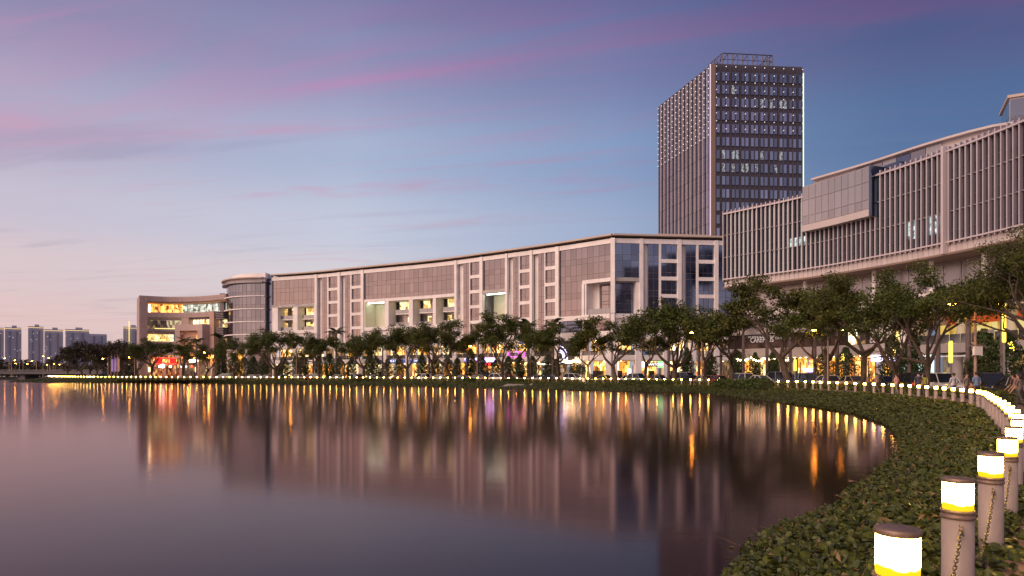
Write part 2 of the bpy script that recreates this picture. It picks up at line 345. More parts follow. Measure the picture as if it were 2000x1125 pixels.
class MB:
    def __init__(s): s.v = []; s.f = []
    def poly(s, pts):
        n = len(s.v); s.v += [tuple(p) for p in pts]; s.f.append(tuple(range(n, n + len(pts)))); return s
    def hexa(s, a, b):
        """a, b: two quads (4 pts each) joined"""
        n = len(s.v); s.v += [tuple(p) for p in a] + [tuple(p) for p in b]
        s.f += [(n, n+3, n+2, n+1), (n+4, n+5, n+6, n+7)] + [(n+i, n+(i+1) % 4, n+4+(i+1) % 4, n+4+i) for i in range(4)]
        return s
    def box(s, c, size, rz=0.0):
        cx, cy, cz = c; hx, hy, hz = (k / 2 for k in size); ca, sa = math.cos(rz), math.sin(rz)
        def P(x, y, z): return (cx + x*ca - y*sa, cy + x*sa + y*ca, cz + z)
        return s.hexa([P(-hx, -hy, -hz), P(hx, -hy, -hz), P(hx, hy, -hz), P(-hx, hy, -hz)],
                      [P(-hx, -hy, hz), P(hx, -hy, hz), P(hx, hy, hz), P(-hx, hy, hz)])
    def lathe(s, prof, n=16, c=(0, 0, 0), caps=True):
        k = len(s.v)
        for (r, z) in prof:
            for i in range(n):
                a = 2 * math.pi * i / n
                s.v.append((c[0] + r * math.cos(a), c[1] + r * math.sin(a), c[2] + z))
        for j in range(len(prof) - 1):
            for i in range(n):
                s.f.append((k + j*n + i, k + j*n + (i+1) % n, k + (j+1)*n + (i+1) % n, k + (j+1)*n + i))
        if caps:
            s.f.append(tuple(k + i for i in reversed(range(n)))); s.f.append(tuple(k + (len(prof)-1)*n + i for i in range(n)))
        return s
    def tube(s, pts, rad, n=6, caps=True):
        pts = [Vector(p) for p in pts]; k = len(s.v); m = len(pts)
        if not hasattr(rad, '__len__'): rad = [rad] * m
        for j in range(m):
            t = (pts[min(j+1, m-1)] - pts[max(j-1, 0)])
            t = t.normalized() if t.length > 1e-9 else Vector((0, 0, 1))
            a = t.cross(Vector((0, 0, 1)))
            if a.length < 0.05: a = t.cross(Vector((1, 0, 0)))
            a.normalize(); b = t.cross(a)
            for i in range(n):
                an = 2 * math.pi * i / n
                s.v.append(tuple(pts[j] + (a * math.cos(an) + b * math.sin(an)) * rad[j]))
        for j in range(m - 1):
            for i in range(n):
                s.f.append((k + j*n + i, k + j*n + (i+1) % n, k + (j+1)*n + (i+1) % n, k + (j+1)*n + i))
        if caps:
            s.f.append(tuple(k + i for i in range(n))); s.f.append(tuple(k + (m-1)*n + i for i in reversed(range(n))))
        return s
    def mesh(s, name, material, smooth=False):
        me = bpy.data.meshes.new(name); me.from_pydata(s.v, [], s.f)
        if smooth: me.polygons.foreach_set('use_smooth', [True] * len(me.polygons))
        me.materials.append(material); me.update()
        return me
    def build(s, name, material, parent=None, world=False, smooth=False):
        return link(name, s.mesh(name, material, smooth), parent, world)

def fix_normals(me):
    import bmesh
    bm = bmesh.new(); bm.from_mesh(me); bmesh.ops.recalc_face_normals(bm, faces=bm.faces[:]); bm.to_mesh(me); bm.free()

UNIT = {}
def unit_box(name, material):
    k = (name, material.name)
    if k not in UNIT:
        UNIT[k] = MB().box((0, 0, 0), (1, 1, 1)).mesh(name, material)
    return UNIT[k]

class Bag:
    """alike pieces: the ones that show largest become parts, what exceeds the limit is joined into one"""
    def __init__(s, name, parent, material, limit=290):
        s.name, s.parent, s.mat, s.limit, s.it = name, parent, material, limit, []
    def add(s, c, ux, n, w, t, h, material=None):
        s.it.append((w * h / max((Vector(c) - cam.location).length, 1) ** 2, Vector(c), Vector(ux), Vector(n), w, t, h, material or s.mat))
    def done(s):
        s.it.sort(key=lambda a: -a[0])
        for k, (_, c, ux, n, w, t, h, m) in enumerate(s.it[:s.limit]):
            o = link(s.name, unit_box(s.name, m), s.parent, True)
            up = ux.cross(n) if ux.cross(n).z > 0 else n.cross(ux)
            mw = Matrix(((ux.x*w, n.x*t, up.x*h, c.x), (ux.y*w, n.y*t, up.y*h, c.y), (ux.z*w, n.z*t, up.z*h, c.z), (0, 0, 0, 1)))
            o.matrix_basis = mw
        rest = {}
        for it in s.it[s.limit:]: rest.setdefault(it[7].name, []).append(it)
        for mname, L in rest.items():
            mb = MB()
            for (_, c, ux, n, w, t, h, m) in L:
                up = Vector((0, 0, 1)) if abs(ux.z) < 1e-6 and abs(n.z) < 1e-6 else ux.cross(n)
                q = lambda a, b, d: c + ux*(a*w/2) + n*(b*t/2) + up*(d*h/2)
                mb.hexa([q(-1,-1,-1), q(1,-1,-1), q(1,1,-1), q(-1,1,-1)], [q(-1,-1,1), q(1,-1,1), q(1,1,1), q(-1,1,1)])
            tag(mb.build(s.name, L[0][7], s.parent, True), kind='stuff')

class Path:
    """a smooth plan curve; offsets are measured towards its outer side"""
    def __init__(s, pts, smooth=True, side=None, k=24):
        P = [Vector((p[0], p[1], 0)) for p in pts]
        Q = []
        if smooth and len(P) > 2:
            for i in range(len(P) - 1):
                p0, p1, p2, p3 = P[max(i-1, 0)], P[i], P[i+1], P[min(i+2, len(P)-1)]
                for j in range(k):
                    t = j / k
                    Q.append(0.5 * ((2*p1) + (p2-p0)*t + (2*p0-5*p1+4*p2-p3)*t*t + (3*p1-p0-3*p2+p3)*t**3))
            Q.append(P[-1])
        else:
            for i in range(len(P) - 1):
                for j in range(k): Q.append(P[i].lerp(P[i+1], j / k))
            Q.append(P[-1])
        s.q = Q; s.cum = [0.0]
        for a, b in zip(Q, Q[1:]): s.cum.append(s.cum[-1] + (b - a).length)
        s.len = s.cum[-1]; s.side = side
        s.flip = False
        s.ca = np.array(s.cum); s.qx = np.array([q.x for q in Q]); s.qy = np.array([q.y for q in Q])
        if side == 'view':
            m = s.len * .55; ux = (s.pos(m + .3) - s.pos(m - .3)).normalized(); s.flip = Vector((ux.y, -ux.x, 0)).dot(s.pos(m)) > 0
    def pos(s, t): return Vector((float(np.interp(t, s.ca, s.qx)), float(np.interp(t, s.ca, s.qy)), 0))
    def frame(s, t):
        a, b = s.pos(max(t - 0.4, 0)), s.pos(min(t + 0.4, s.len))
        ux = (b - a).normalized(); n = Vector((ux.y, -ux.x, 0))
        if s.side == 'view':
            if s.flip: n = -n
        elif s.side == 'left': n = -n
        return s.pos(t), ux, n
    def at(s, t, off=0.0, z=0.0):
        p, ux, n = s.frame(t)
        if t < 0: p = p + ux * t
        return Vector((p.x + n.x*off, p.y + n.y*off, z))
    def s_px(s, px, off=0.0, lo=0.0, hi=None):
        """arc length at which the curve crosses photograph column px"""
        hi = s.len if hi is None else hi
        ts = np.linspace(lo, hi, 900); prev = None
        for t in ts:
            p = s.at(float(t), off); c = 1000 + F * p.x / max(p.y, 0.01) - px
            if prev is not None and (c <= 0) != (prev[1] <= 0):
                a, b = prev[0], t
                return a + (b - a) * (0 - prev[1]) / (c - prev[1])
            prev = (t, c)
        p0, p1 = s.at(lo, off), s.at(hi, off)
        return lo if abs(1000 + F*p0.x/p0.y - px) < abs(1000 + F*p1.x/p1.y - px) else hi

def strip(mb, path, sa, sb, z0, z1, o0, o1, step=2.5):
    n = max(1, int(math.ceil(abs(sb - sa) / step)))
    k = len(mb.v)
    for i in range(n + 1):
        t = sa + (sb - sa) * i / n
        a, b = path.at(t, o0), path.at(t, o1)
        mb.v += [(a.x, a.y, z0), (b.x, b.y, z0), (b.x, b.y, z1), (a.x, a.y, z1)]
    for i in range(n):
        for j in range(4):
            mb.f.append((k + 4*i + j, k + 4*i + (j+1) % 4, k + 4*(i+1) + (j+1) % 4, k + 4*(i+1) + j))
    mb.f.append((k, k+3, k+2, k+1)); e = k + 4*n; mb.f.append((e, e+1, e+2, e+3))
    return mb

def wall(name, path, sa, sb, z0, z1, o0, o1, material, parent, step=2.5):
    mb = MB(); strip(mb, path, sa, sb, z0, z1, o0, o1, step)
    me = mb.mesh(name, material); fix_normals(me)
    return link(name, me, parent, True)

def curtain(bag, path, sa, sb, rows, off, colw, pick=None, t=0.08, gap=0.09, ncol=None):
    n = ncol or max(1, int(round(abs(sb - sa) / colw)))
    for i in range(n):
        a, b = path.at(sa + (sb - sa) * i / n, off), path.at(sa + (sb - sa) * (i+1) / n, off)
        ux = (b - a); w = ux.length; ux.normalize()
        nn = path.frame((sa + sb) / 2 + (sb - sa) * ((i + .5) / n - .5))[2]
        nn = (nn - ux * nn.dot(ux)).normalized()
        for r, (z0, z1) in enumerate(rows):
            c = (a + b) / 2; c.z = (z0 + z1) / 2
            bag.add(c, ux, nn, w - gap, t, z1 - z0 - gap, pick(i, r) if pick else None)

def text(name, body, size, material, parent, loc, ux, n, extrude=0.03, sx=1.0):
    cu = bpy.data.curves.new(name, 'FONT'); cu.body = body; cu.size = size; cu.align_x = 'CENTER'; cu.align_y = 'CENTER'; cu.extrude = extrude
    cu.materials.append(material); cu.resolution_u = 3
    tmp = bpy.data.objects.new(name, cu); me = bpy.data.meshes.new_from_object(tmp)       # print becomes a mesh of its own
    bpy.data.objects.remove(tmp); bpy.data.curves.remove(cu); me.name = name
    o = link(name, me, parent, True)
    ux = Vector(ux).normalized(); n = Vector(n).normalized(); up = Vector((0, 0, 1))
    if ux.cross(up).dot(n) < 0: ux = -ux
    o.matrix_basis = Matrix(((ux.x*sx, up.x, n.x, loc[0]), (ux.y*sx, up.y, n.y, loc[1]), (ux.z, up.z, n.z, loc[2]), (0, 0, 0, 1)))
    return o
M['globe'] = mat('globe_white', (0.9, 0.9, 0.9), 0.4, emit=(1.0, 0.9, 0.9), strength=4.0)
M['led_warm2'] = mat('lamp_tube_warm', (0.8, 0.7, 0.5), 0.4, emit=(1.0, 0.78, 0.45), strength=4.0)
M['led_white2'] = mat('sign_white', (0.8, 0.8, 0.8), 0.4, emit=(0.95, 0.95, 1.0), strength=2.0)
M['letter_lit'] = mat('letter_lit', (0.8, 0.8, 0.8), 0.4, emit=(1.0, 0.92, 0.85), strength=2.2)
M['sign_blue'] = mat('sign_navy', (0.05, 0.07, 0.16), 0.4, emit=(0.12, 0.16, 0.6), strength=0.5)
M['led_purple2'] = mat('neon_pale_violet', (0.6, 0.5, 0.8), 0.4, emit=(0.66, 0.58, 1.0), strength=4.0)
M['led_orange'] = mat('bulb_orange', (0.9, 0.4, 0.1), 0.4, emit=(1.0, 0.36, 0.06), strength=6.0)
M['led_violet_dim'] = mat('banner_violet', (0.22, 0.14, 0.30), 0.6, emit=(0.4, 0.25, 0.7), strength=0.3)
# ------------------------------------------------------------------ the setting: land, lake, bank, promenade, road
SHORE = Path([(-30, -22), (-14, -11.5), (-5.5, -4.6), (-1.1, 0), (1.8, 3.2), (3.28, 4.96), (5.9, 8.1), (10.1, 13.7), (16.4, 23.3),
              (22.3, 33.3), (27.6, 49), (29.6, 64), (29.5, 76), (24.9, 95), (9.4, 123), (-22, 148), (-63.8, 170), (-95, 181), (-131, 203),
              (-160, 236), (-185, 275), (-215, 330), (-260, 425)])
S0 = min(np.linspace(0, 80, 1600), key=lambda t: (SHORE.pos(t) - Vector((1.8, 3.2, 0))).length)
S_FAR = min(np.linspace(0, SHORE.len, 4000), key=lambda t: (SHORE.pos(t) - Vector((-163, 240, 0))).length)
WATER_Z = -0.75
def wp(px, py):
    d = (EYE - WATER_Z) * F / (py - HZ); return ((px - 1000) / F * d, d)
WL = [(-33, -19), (-17, -9), (-8, -2.0), (-2.8, 2.2), (0.85, 5.5)] + [wp(*p) for p in
      [(1410, 1122), (1432, 1084), (1484, 1062), (1541, 1035), (1586, 1017), (1622, 990), (1651, 966), (1683, 945), (1712, 922), (1745, 900),
       (1760, 880), (1757, 852), (1738, 831), (1696, 815), (1642, 802), (1560, 790), (1461, 779), (1380, 769), (1250, 765), (1100, 761.5), (930, 757.5),
       (700, 752), (500, 749.3), (300, 747.3)]] + [(-138, 191), (-166, 232), (-191, 274), (-221, 330), (-266, 428)]
WATER = Path(WL, k=14)

# nearest waterline point for every station of the bollard line, kept monotone
st = np.arange(0.0, SHORE.len, 0.75)
wt = []; last = 0.0
wgrid = np.linspace(0, WATER.len, 3000)
wx = np.interp(wgrid, WATER.ca, WATER.qx); wy = np.interp(wgrid, WATER.ca, WATER.qy)
for t in st:
    p = SHORE.pos(t); d2 = (wx - p.x)**2 + (wy - p.y)**2
    d2[wgrid < last - 1e-6] = 1e9; d2[wgrid > last + 30] = 1e9
    last = float(wgrid[int(np.argmin(d2))]); wt.append(last)
wt = np.array(wt); ker = np.ones(9) / 9
wt = np.convolve(np.pad(wt, 4, mode='edge'), ker, 'valid')

def bank_point(si, f):
    """si: station index (float), f: 0 at the promenade, 1 at the water's edge"""
    t = si * 0.75
    a = SHORE.at(t, -0.05); wv = WATER.pos(float(np.interp(si, np.arange(len(wt)), wt)))
    p = a.lerp(wv, f)
    z = -0.02 + (WATER_Z + 0.02) * (f ** 1.5)
    return Vector((p.x, p.y, z))

mb = MB(); FR = [0, 0.12, 0.3, 0.5, 0.7, 0.88, 1.0, 1.12]
for i in range(len(st)):
    for f in FR:
        p = bank_point(i, f); z = p.z if f <= 1 else WATER_Z - 0.35
        mb.v.append((p.x, p.y, z + (0.05 * math.sin(p.x*1.7 + p.y) * math.sin(p.y * 0.9) if 0.1 < f < 1 else 0)))
k = len(FR)
for i in range(len(st) - 1):
    for j in range(k - 1): mb.f.append((i*k + j, i*k + j + 1, (i+1)*k + j + 1, (i+1)*k + j))
bank_me = mb.mesh('bank', M['earth'], True); fix_normals(bank_me)
tag(link('bank', bank_me), kind='structure')

def ribbon(name, material, o0, o1, z, s0=0.0, s1=None, step=1.2, kind='structure', path=SHORE):
    s1 = path.len if s1 is None else s1
    mb = MB(); n = int((s1 - s0) / step)
    for i in range(n + 1):
        t = s0 + (s1 - s0) * i / n
        a, b = path.at(t, o0), path.at(t, o1); mb.v += [(a.x, a.y, z), (b.x, b.y, z)]
    for i in range(n): mb.f.append((2*i, 2*i+1, 2*i+3, 2*i+2))
    me = mb.mesh(name, material)
    fix_up(me)
    return tag(link(name, me), kind=kind)
def fix_up(me):
    import bmesh
    bm = bmesh.new(); bm.from_mesh(me)
    for f in bm.faces:
        f.normal_update()
        if f.normal.z < 0: f.normal_flip()
    bm.to_mesh(me); bm.free()

PROM = ribbon('promenade', M['joint'], -0.05, 3.3, 0.0)
ribbon('planting_bed', M['earth'], 3.3, 5.2, 0.004)
kerb = wall('kerb', SHORE, 0, SHORE.len, -0.2, 0.13, 5.2, 5.4, M['kerb'], None, 1.5); tag(kerb, kind='structure')
ribbon('road', M['asphalt'], 5.4, 16.4, 0.0)
for o0, nm in ((8.1, 'lane_line'), (10.9, 'lane_line'), (14.0, 'lane_line')):
    ribbon(nm, M['paint'], o0, o0 + 0.12, 0.005)
kerb = wall('kerb', SHORE, 0, SHORE.len, -0.2, 0.13, 16.4, 16.6, M['kerb'], None, 1.5); tag(kerb, kind='structure')
ribbon('pavement', M['pave'], 16.6, 30.0, 0.11)

# the flat land behind, one sheet to the horizon
edge = [SHORE.at(t, 28.0) for t in np.arange(0, SHORE.len, 4.0)]
poly = [(p.x, p.y, 0.0) for p in edge] + [(-300, 470, 0), (-600, 520, 0), (-3500, 560, 0), (-3500, 7000, 0), (5000, 7000, 0), (5000, -2500, 0), (60, -2500, 0), (30, -60, 0)]
from mathutils.geometry import tessellate_polygon
tri = tessellate_polygon([[Vector(p) for p in poly]])
mb = MB(); mb.v = poly; mb.f = [tuple(t) for t in tri]
me = mb.mesh('ground', M['land']); fix_up(me); tag(link('ground', me), kind='structure')
me = MB().poly([(-3500, -2500, WATER_Z), (300, -2500, WATER_Z), (300, 600, WATER_Z), (-3500, 600, WATER_Z)]).mesh('lake_water', M['water'])
tag(link('lake_water', me), kind='structure')
me = MB().poly([(-3500, -2500, -2.2), (400, -2500, -2.2), (400, 620, -2.2), (-3500, 620, -2.2)]).mesh('lake_bed', M['earth'])
tag(link('lake_bed', me), kind='structure')

# paving blocks of the promenade that lie close enough to be told apart
pav = unit_box('paver', M['paver'])
cnt = 0
for i in range(36):
    for j in range(8):
        t = S0 - 2.5 + i * 0.42; o = 0.28 + j * 0.31
        p, ux, n = SHORE.frame(t); c = p + n * (o + (0.0 if i % 2 else 0.1))
        b = link('paver', pav, PROM)
        b.matrix_basis = Matrix.Translation((c.x, c.y, 0.004 + rng.random() * 0.006)) @ Matrix.Rotation(math.atan2(ux.y, ux.x) + rng.uniform(-.012, .012), 4, 'Z') @ Matrix.Diagonal((0.40, 0.295, 0.05, 1))
        cnt += 1

# ------------------------------------------------------------------ leaves
def leaf_quads(P, Nrm, size, aspect=0.6, fold=0.25):
    """one folded leaf per point: 4 verts, two triangles as one bent quad"""
    n = len(P); a = nrg.normal(size=(n, 3)); a -= (a * Nrm).sum(1, keepdims=True) * Nrm; a /= np.linalg.norm(a, axis=1, keepdims=True) + 1e-9
    b = np.cross(Nrm, a); s = size[:, None]
    V = np.empty((n, 4, 3)); V[:, 0] = P - a * s * .5; V[:, 1] = P + b * s * .5 * aspect + Nrm * s * fold * .5
    V[:, 2] = P + a * s * .5; V[:, 3] = P - b * s * .5 * aspect + Nrm * s * fold * .5
    i = np.arange(n)[:, None] * 4
    T = np.concatenate([i + [0, 1, 2], i + [0, 2, 3]], 0)
    return V.reshape(-1, 3), T
def big_leaves(P, Nrm, size):
    """rounded leaf folded along its rib: 6 verts, two quads"""
    n = len(P); a = nrg.normal(size=(n, 3)); a -= (a * Nrm).sum(1, keepdims=True) * Nrm; a /= np.linalg.norm(a, axis=1, keepdims=True) + 1e-9
    b = np.cross(Nrm, a); s = size[:, None]
    pts = [(-.5, 0, 0), (-.28, .42, .14), (.18, .40, .13), (.55, 0, -.04), (.18, -.40, .13), (-.28, -.42, .14)]
    V = np.stack([P + a*s*x + b*s*y + Nrm*s*z for x, y, z in pts], 1)
    i = np.arange(n)[:, None] * 6
    return V.reshape(-1, 3), np.concatenate([i + [0, 1, 2, 3], i + [0, 3, 4, 5]], 0)
def unit(v): return v / (np.linalg.norm(v, axis=-1, keepdims=True) + 1e-9)

# ground cover on the bank: large leaves close by, coarser sprays further off
def cover(name, sa, sb, n, smin, smax, big, lift, fmax=1.03, sizef=None):
    si = nrg.uniform(sa / .75, sb / .75, n); f = nrg.uniform(-0.02, fmax, n)
    base = np.array([bank_point(a, min(max(b, 0), 1)) + (bank_point(a, 1) - bank_point(a, 0)) * max(b - 1, 0) for a, b in zip(si, f)])
    base[:, 2] = np.maximum(base[:, 2], WATER_Z)
    tuft = 0.5 + 0.5 * np.sin(base[:, 0] * 2.3 + np.sin(base[:, 1] * 1.7)) * np.sin(base[:, 1] * 2.1)
    dist = np.hypot(base[:, 0], base[:, 1])
    size = nrg.uniform(smin, smax, n) * (sizef(dist) if sizef else 1.0)
    base[:, 2] += nrg.uniform(0.02, 1.0, n) ** 1.3 * lift * (0.55 + 0.6 * tuft) * (sizef(dist) ** .5 if sizef else 1.0)
    nr = unit(nrg.normal(size=(n, 3)) * 0.55 + np.array([-0.15, -0.25, 0.9]))
    V, Q = (big_leaves if big else leaf_quads)(base, nr, size)
    o = link(name, np_mesh(name, V, Q, M['cover'], False)); return tag(o, kind='stuff')
cover('ground_cover', S0 - 6, S0 + 17, 34000, 0.035, 0.082, True, 0.18, fmax=.95)
cover('ground_cover', S0 - 6, S0 + 17, 2500, 0.085, 0.12, True, 0.22, fmax=.93)
cover('ground_cover', S0 + 15, S0 + 60, 64000, 0.055, 0.105, True, 0.17, sizef=lambda d: np.clip(d / 24, 0.8, 1.7))
cover('ground_cover', S0 + 58, S_FAR + 10, 70000, 0.15, 0.28, False, 0.20, sizef=lambda d: np.clip(d / 80, 0.8, 1.6))
# weeds that creep between the bollards and over the paving close by
n = 1500; tt = nrg.uniform(S0 - 3, S0 + 12, n); oo = np.abs(nrg.normal(0, 0.2, n)) - 0.05
P = np.array([SHORE.at(float(a), float(b), 0.0) for a, b in zip(tt, oo)]); P[:, 2] += nrg.uniform(0.01, .13, n)
V, Q = big_leaves(P, unit(nrg.normal(size=(n, 3)) * .5 + np.array([0, -.2, .9])), nrg.uniform(.05, .10, n))
tag(link('weeds', np_mesh('weeds', V, Q, M['cover'])), kind='stuff')
n = 700; si = nrg.uniform((S0 - 5)/.75, (S0 + 45)/.75, n); f = nrg.uniform(0, 1.0, n)
P = np.array([bank_point(a_, b_) for a_, b_ in zip(si, f)]); P[:, 2] += nrg.uniform(.10, .26, n)
V, Q = leaf_quads(P, unit(nrg.normal(size=(n, 3)) * .7 + np.array([0, -.2, .8])), nrg.uniform(.05, .13, n), .4, .5)
tag(link('dry_leaves', np_mesh('dry_leaves', V, Q, M['dry'])), kind='stuff')
mbs = MB()                                        # thin runners and stalks that stick out of the cover
for _ in range(420):
    a_ = rng.uniform((S0 - 5)/.75, (S0 + 30)/.75); p = bank_point(a_, rng.uniform(0, 1.0)) + Vector((0, 0, .12)); d_ = Vector((rng.uniform(-1, 1), rng.uniform(-1, 1), rng.uniform(.1, 1.1))).normalized()
    L_ = rng.uniform(.08, .30); mbs.tube([p, p + d_*L_*.5, p + d_*L_ + Vector((0, 0, -.05*L_))], [.004, .003, .0015], 3, False)
tag(mbs.build('stalks', M['dry']), kind='stuff')
# ------------------------------------------------------------------ the long white office block
def office_block():
    B = thing('office_block', (0, 165, 0), 'long white office block with grey glass bays and a thin brown roof', 'building')
    Lp = Path([(-71, 202), (-55, 195.3), (-40.7, 187), (-19.7, 175.4), (-1.2, 161.8), (10.1, 153.0), (21.2, 143.3)], side='view')
    Rp = Path([(21.2, 143.3), (52, 146.8)], smooth=False, side='view')
    panes = Bag('window_pane', B, M['glass'], 280); bl = Bag('corner_pane', B, M['glass_blue'], 250)
    lit = Bag('lit_window', B, M['lit_room'], 200); rails = Bag('glass_railing', B, M['rail_glass'], 120)
    TOP = 29.1
    storeys = [25.5, 21.8, 18.1, 14.3]
    def rows2(z0, z1, k):
        h = (z1 - z0) / k; r = []
        for i in range(k):
            a = z0 + i * h; r += [(a, a + h * .34), (a + h * .34, a + h)]
        return r
    def S(P, px): return P.s_px(px)
    def white(P, pa, pb, z0, z1, o0, o1, nm='wall'): return wall(nm, P, S(P, pa), S(P, pb), z0, z1, o0, o1, M['white'], B)
    def back(P, pa, pb, z0, z1, o1=-0.22, nm='mullion', m=None): return wall(nm, P, S(P, pa), S(P, pb), z0, z1, -6.0, o1, m or M['mullion'], B)
    def pil(P, pa, pb, z0=10.7, z1=30.1): return white(P, pa, pb, z0, z1, -0.5, 0.38, 'pilaster')
    def glassblock(P, pa, pb, z0, z1, k, bag, colw=1.55, pick=None):
        back(P, pa, pb, z0, z1); curtain(bag, P, S(P, pa), S(P, pb), rows2(z0, z1, k), -0.15, colw, pick, gap=0.07)
    def wmodule(P, slot, strip_, win, bag):
        """white slot, full-height glass strip, column of single windows"""
        back(P, slot[0], win[1], 10.7, TOP, -0.75, 'wall', M['white'])
        s = strip_
        glassblock_rows = rows2(10.7, TOP, 5)
        back(P, s[0], s[1], 10.7, TOP, -0.22)
        curtain(bag, P, S(P, s[0]), S(P, s[1]), glassblock_rows, -0.15, 1.2, ncol=2)
        white(P, s[1], win[0], 10.7, TOP, -0.7, 0.12, 'mullion_post')
        zs = [TOP] + storeys + [10.7]
        back(P, win[0], win[1], 10.7, TOP, -0.40)
        for i in range(5):
            z1, z0 = zs[i], zs[i+1]
            lo = z0 + 0.42
            if i < 4: white(P, win[0], win[1], z0 - 0.36, z0 + 0.42, -0.6, 0.10, 'spandrel')
            z1 = z1 - (0.36 if i else 0.0)
            curtain(bag, P, S(P, win[0]), S(P, win[1]), [(lo, lo + (z1-lo)*.32), (lo + (z1-lo)*.32, z1)], -0.32, 1.6, ncol=2 if win[1]-win[0] < 24 else 3)
    def parapet(P, pa, pb): white(P, pa, pb, TOP, 30.1, -0.6, 0.16, 'parapet')
    def recess(P, pa, pb, depth, m, z0=14.3, z1=21.1):
        a, b = S(P, pa), S(P, pb)
        wall('recess_wall', P, a, b, z0, z1, -8.0, -depth, m, B)
        wall('recess_ceiling', P, a, b, z1, z1 + 0.8, -depth - .5, 0.16, M['white'], B)      # the beam above reads as its ceiling
        wall('recess_floor', P, a, b, z0 - 0.9, z0, -depth - .5, 0.16, M['white'], B)
    def side(P, pa, z0=14.3, z1=21.1, depth=3.2, w=0.5, m=None):
        a = S(P, pa); wall('recess_side', P, a, a + w, z0, z1, -depth, 0.14, m or M['white'], B)
    def balcony_bay(P, pa, pb, litp):
        """two storeys of set-back windows, most of them lit"""
        a, b = S(P, pa), S(P, pb)
        def pk(i, r):
            return M['lit_room'] if rng.random() < (litp if r in (0, 1) else litp * .8) else None
        n = max(3, int((b - a) / 1.3))
        for i in range(n):
            for (z0, z1, is_lit) in ((14.4, 16.9, rng.random() < litp), (16.9, 17.9, False), (18.6, 21.0, rng.random() < litp * .85), (17.9, 18.6, False)):
                p, q = P.at(a + (b-a)*i/n, -3.0), P.at(a + (b-a)*(i+1)/n, -3.0); ux = (q-p); w = ux.length; ux.normalize(); c = (p+q)/2; c.z = (z0+z1)/2
                (lit if is_lit else panes).add(c, ux, P.frame((a+b)/2)[2], w - .12, .08, z1 - z0 - .1)
        m = max(2, int((b - a) / 2.4))
        for i in range(m):
            p, q = P.at(a + (b-a)*i/m, -1.2), P.at(a + (b-a)*(i+1)/m, -1.2); ux = (q-p); w = ux.length; ux.normalize()
            for z in (14.35, 17.75):
                c = (p+q)/2; c.z = z + .5; rails.add(c, ux, P.frame((a+b)/2)[2], w - .06, .04, 1.0)
        wall('balcony_slab', P, a, b, 17.5, 17.72, -3.0, -1.1, M['white'], B)

    # ---- left wing, from its far end to the corner
    P = Lp
    pil(P, 527.5, 531.6)
    glassblock(P, 531.6, 616, 21.9, TOP, 2, panes); white(P, 531.6, 616, 21.1, 21.9, -0.6, 0.16, 'beam')
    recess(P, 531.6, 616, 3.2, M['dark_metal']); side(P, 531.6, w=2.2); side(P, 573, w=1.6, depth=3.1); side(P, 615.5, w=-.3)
    balcony_bay(P, 541, 573, .6); balcony_bay(P, 585, 616, .85)
    pil(P, 616, 620.3)
    wmodule(P, (620.3, 628), (628, 639.7), (642, 660.8), panes); pil(P, 660.8, 665.4)
    wmodule(P, (665.4, 673), (673, 684.6), (687, 706), panes); pil(P, 706, 711.3)
    glassblock(P, 711.3, 889, 21.9, TOP, 2, panes); white(P, 711.3, 889, 21.1, 21.9, -0.6, 0.16, 'beam')
    recess(P, 711.3, 752, 4.0, M['cream']); side(P, 711.3, w=.5, depth=4, m=M['cream'])
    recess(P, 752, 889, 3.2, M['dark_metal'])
    for px, w in ((752, 1.3), (799, 1.3), (846, 1.0)): side(P, px, w=w)
    wall('alcove_window', P, S(P, 744), S(P, 751.8), 17.6, 19.4, -3.95, -3.7, M['lit_room'], B)
    balcony_bay(P, 767, 799, .85); balcony_bay(P, 813.5, 846, .7); balcony_bay(P, 859.6, 888.5, .95)
    pil(P, 889, 893.4)
    wmodule(P, (893.4, 904), (904, 917), (918.6, 938), panes); pil(P, 938, 944)
    glassblock(P, 944, 988, 21.9, TOP, 2, panes); white(P, 944, 988, 21.1, 21.9, -0.6, 0.16, 'beam')
    recess(P, 944, 988, 4.0, M['cream'])
    wall('alcove_window', P, S(P, 984.5), S(P, 987.6), 17.0, 19.2, -3.95, -3.7, M['glass_dark'], B)
    pil(P, 988, 992.4)
    wmodule(P, (992.4, 1001), (1001, 1013.7), (1015.6, 1036), panes); pil(P, 1036, 1040.8)
    wmodule(P, (1040.8, 1050.4), (1050.4, 1063.7), (1065.4, 1086), panes); pil(P, 1086, 1092.8)
    glassblock(P, 1092.8, 1192.5, 21.9, TOP, 2, panes)
    glassblock(P, 1092.8, 1138, 14.3, 21.9, 2, panes)
    white(P, 1138, 1193, 21.1, 21.9, -0.6, 0.16, 'beam'); pil(P, 1138, 1142.6, 14.3, 21.1)
    recess(P, 1142.6, 1192.5, 3.0, M['mullion']); side(P, 1143, w=.4, depth=3)
    curtain(panes, P, S(P, 1159), S(P, 1191), rows2(14.4, 21.0, 3), -2.85, 1.7)
    wall('recess_side', P, S(P, 1143), S(P, 1158), 14.3, 21.1, -3.0, -2.5, M['white'], B)
    m = 6; a, b = S(P, 1143), S(P, 1191)
    for i in range(m):
        p, q = P.at(a+(b-a)*i/m, -.1), P.at(a+(b-a)*(i+1)/m, -.1); ux = q-p; w = ux.length; ux.normalize(); c = (p+q)/2; c.z = 14.95
        rails.add(c, ux, P.frame(a)[2], w-.06, .04, 1.2)
    white(P, 1086, 1193, 13.3, 14.3, -0.8, 0.5, 'beam')
    glassblock(P, 1092.8, 1138, 10.7, 13.3, 1, bl, 2.0); glassblock(P, 1141, 1192.5, 10.7, 13.3, 1, panes, 2.4); white(P, 1138, 1141, 10.7, 13.3, -.5, .2, 'pilaster')
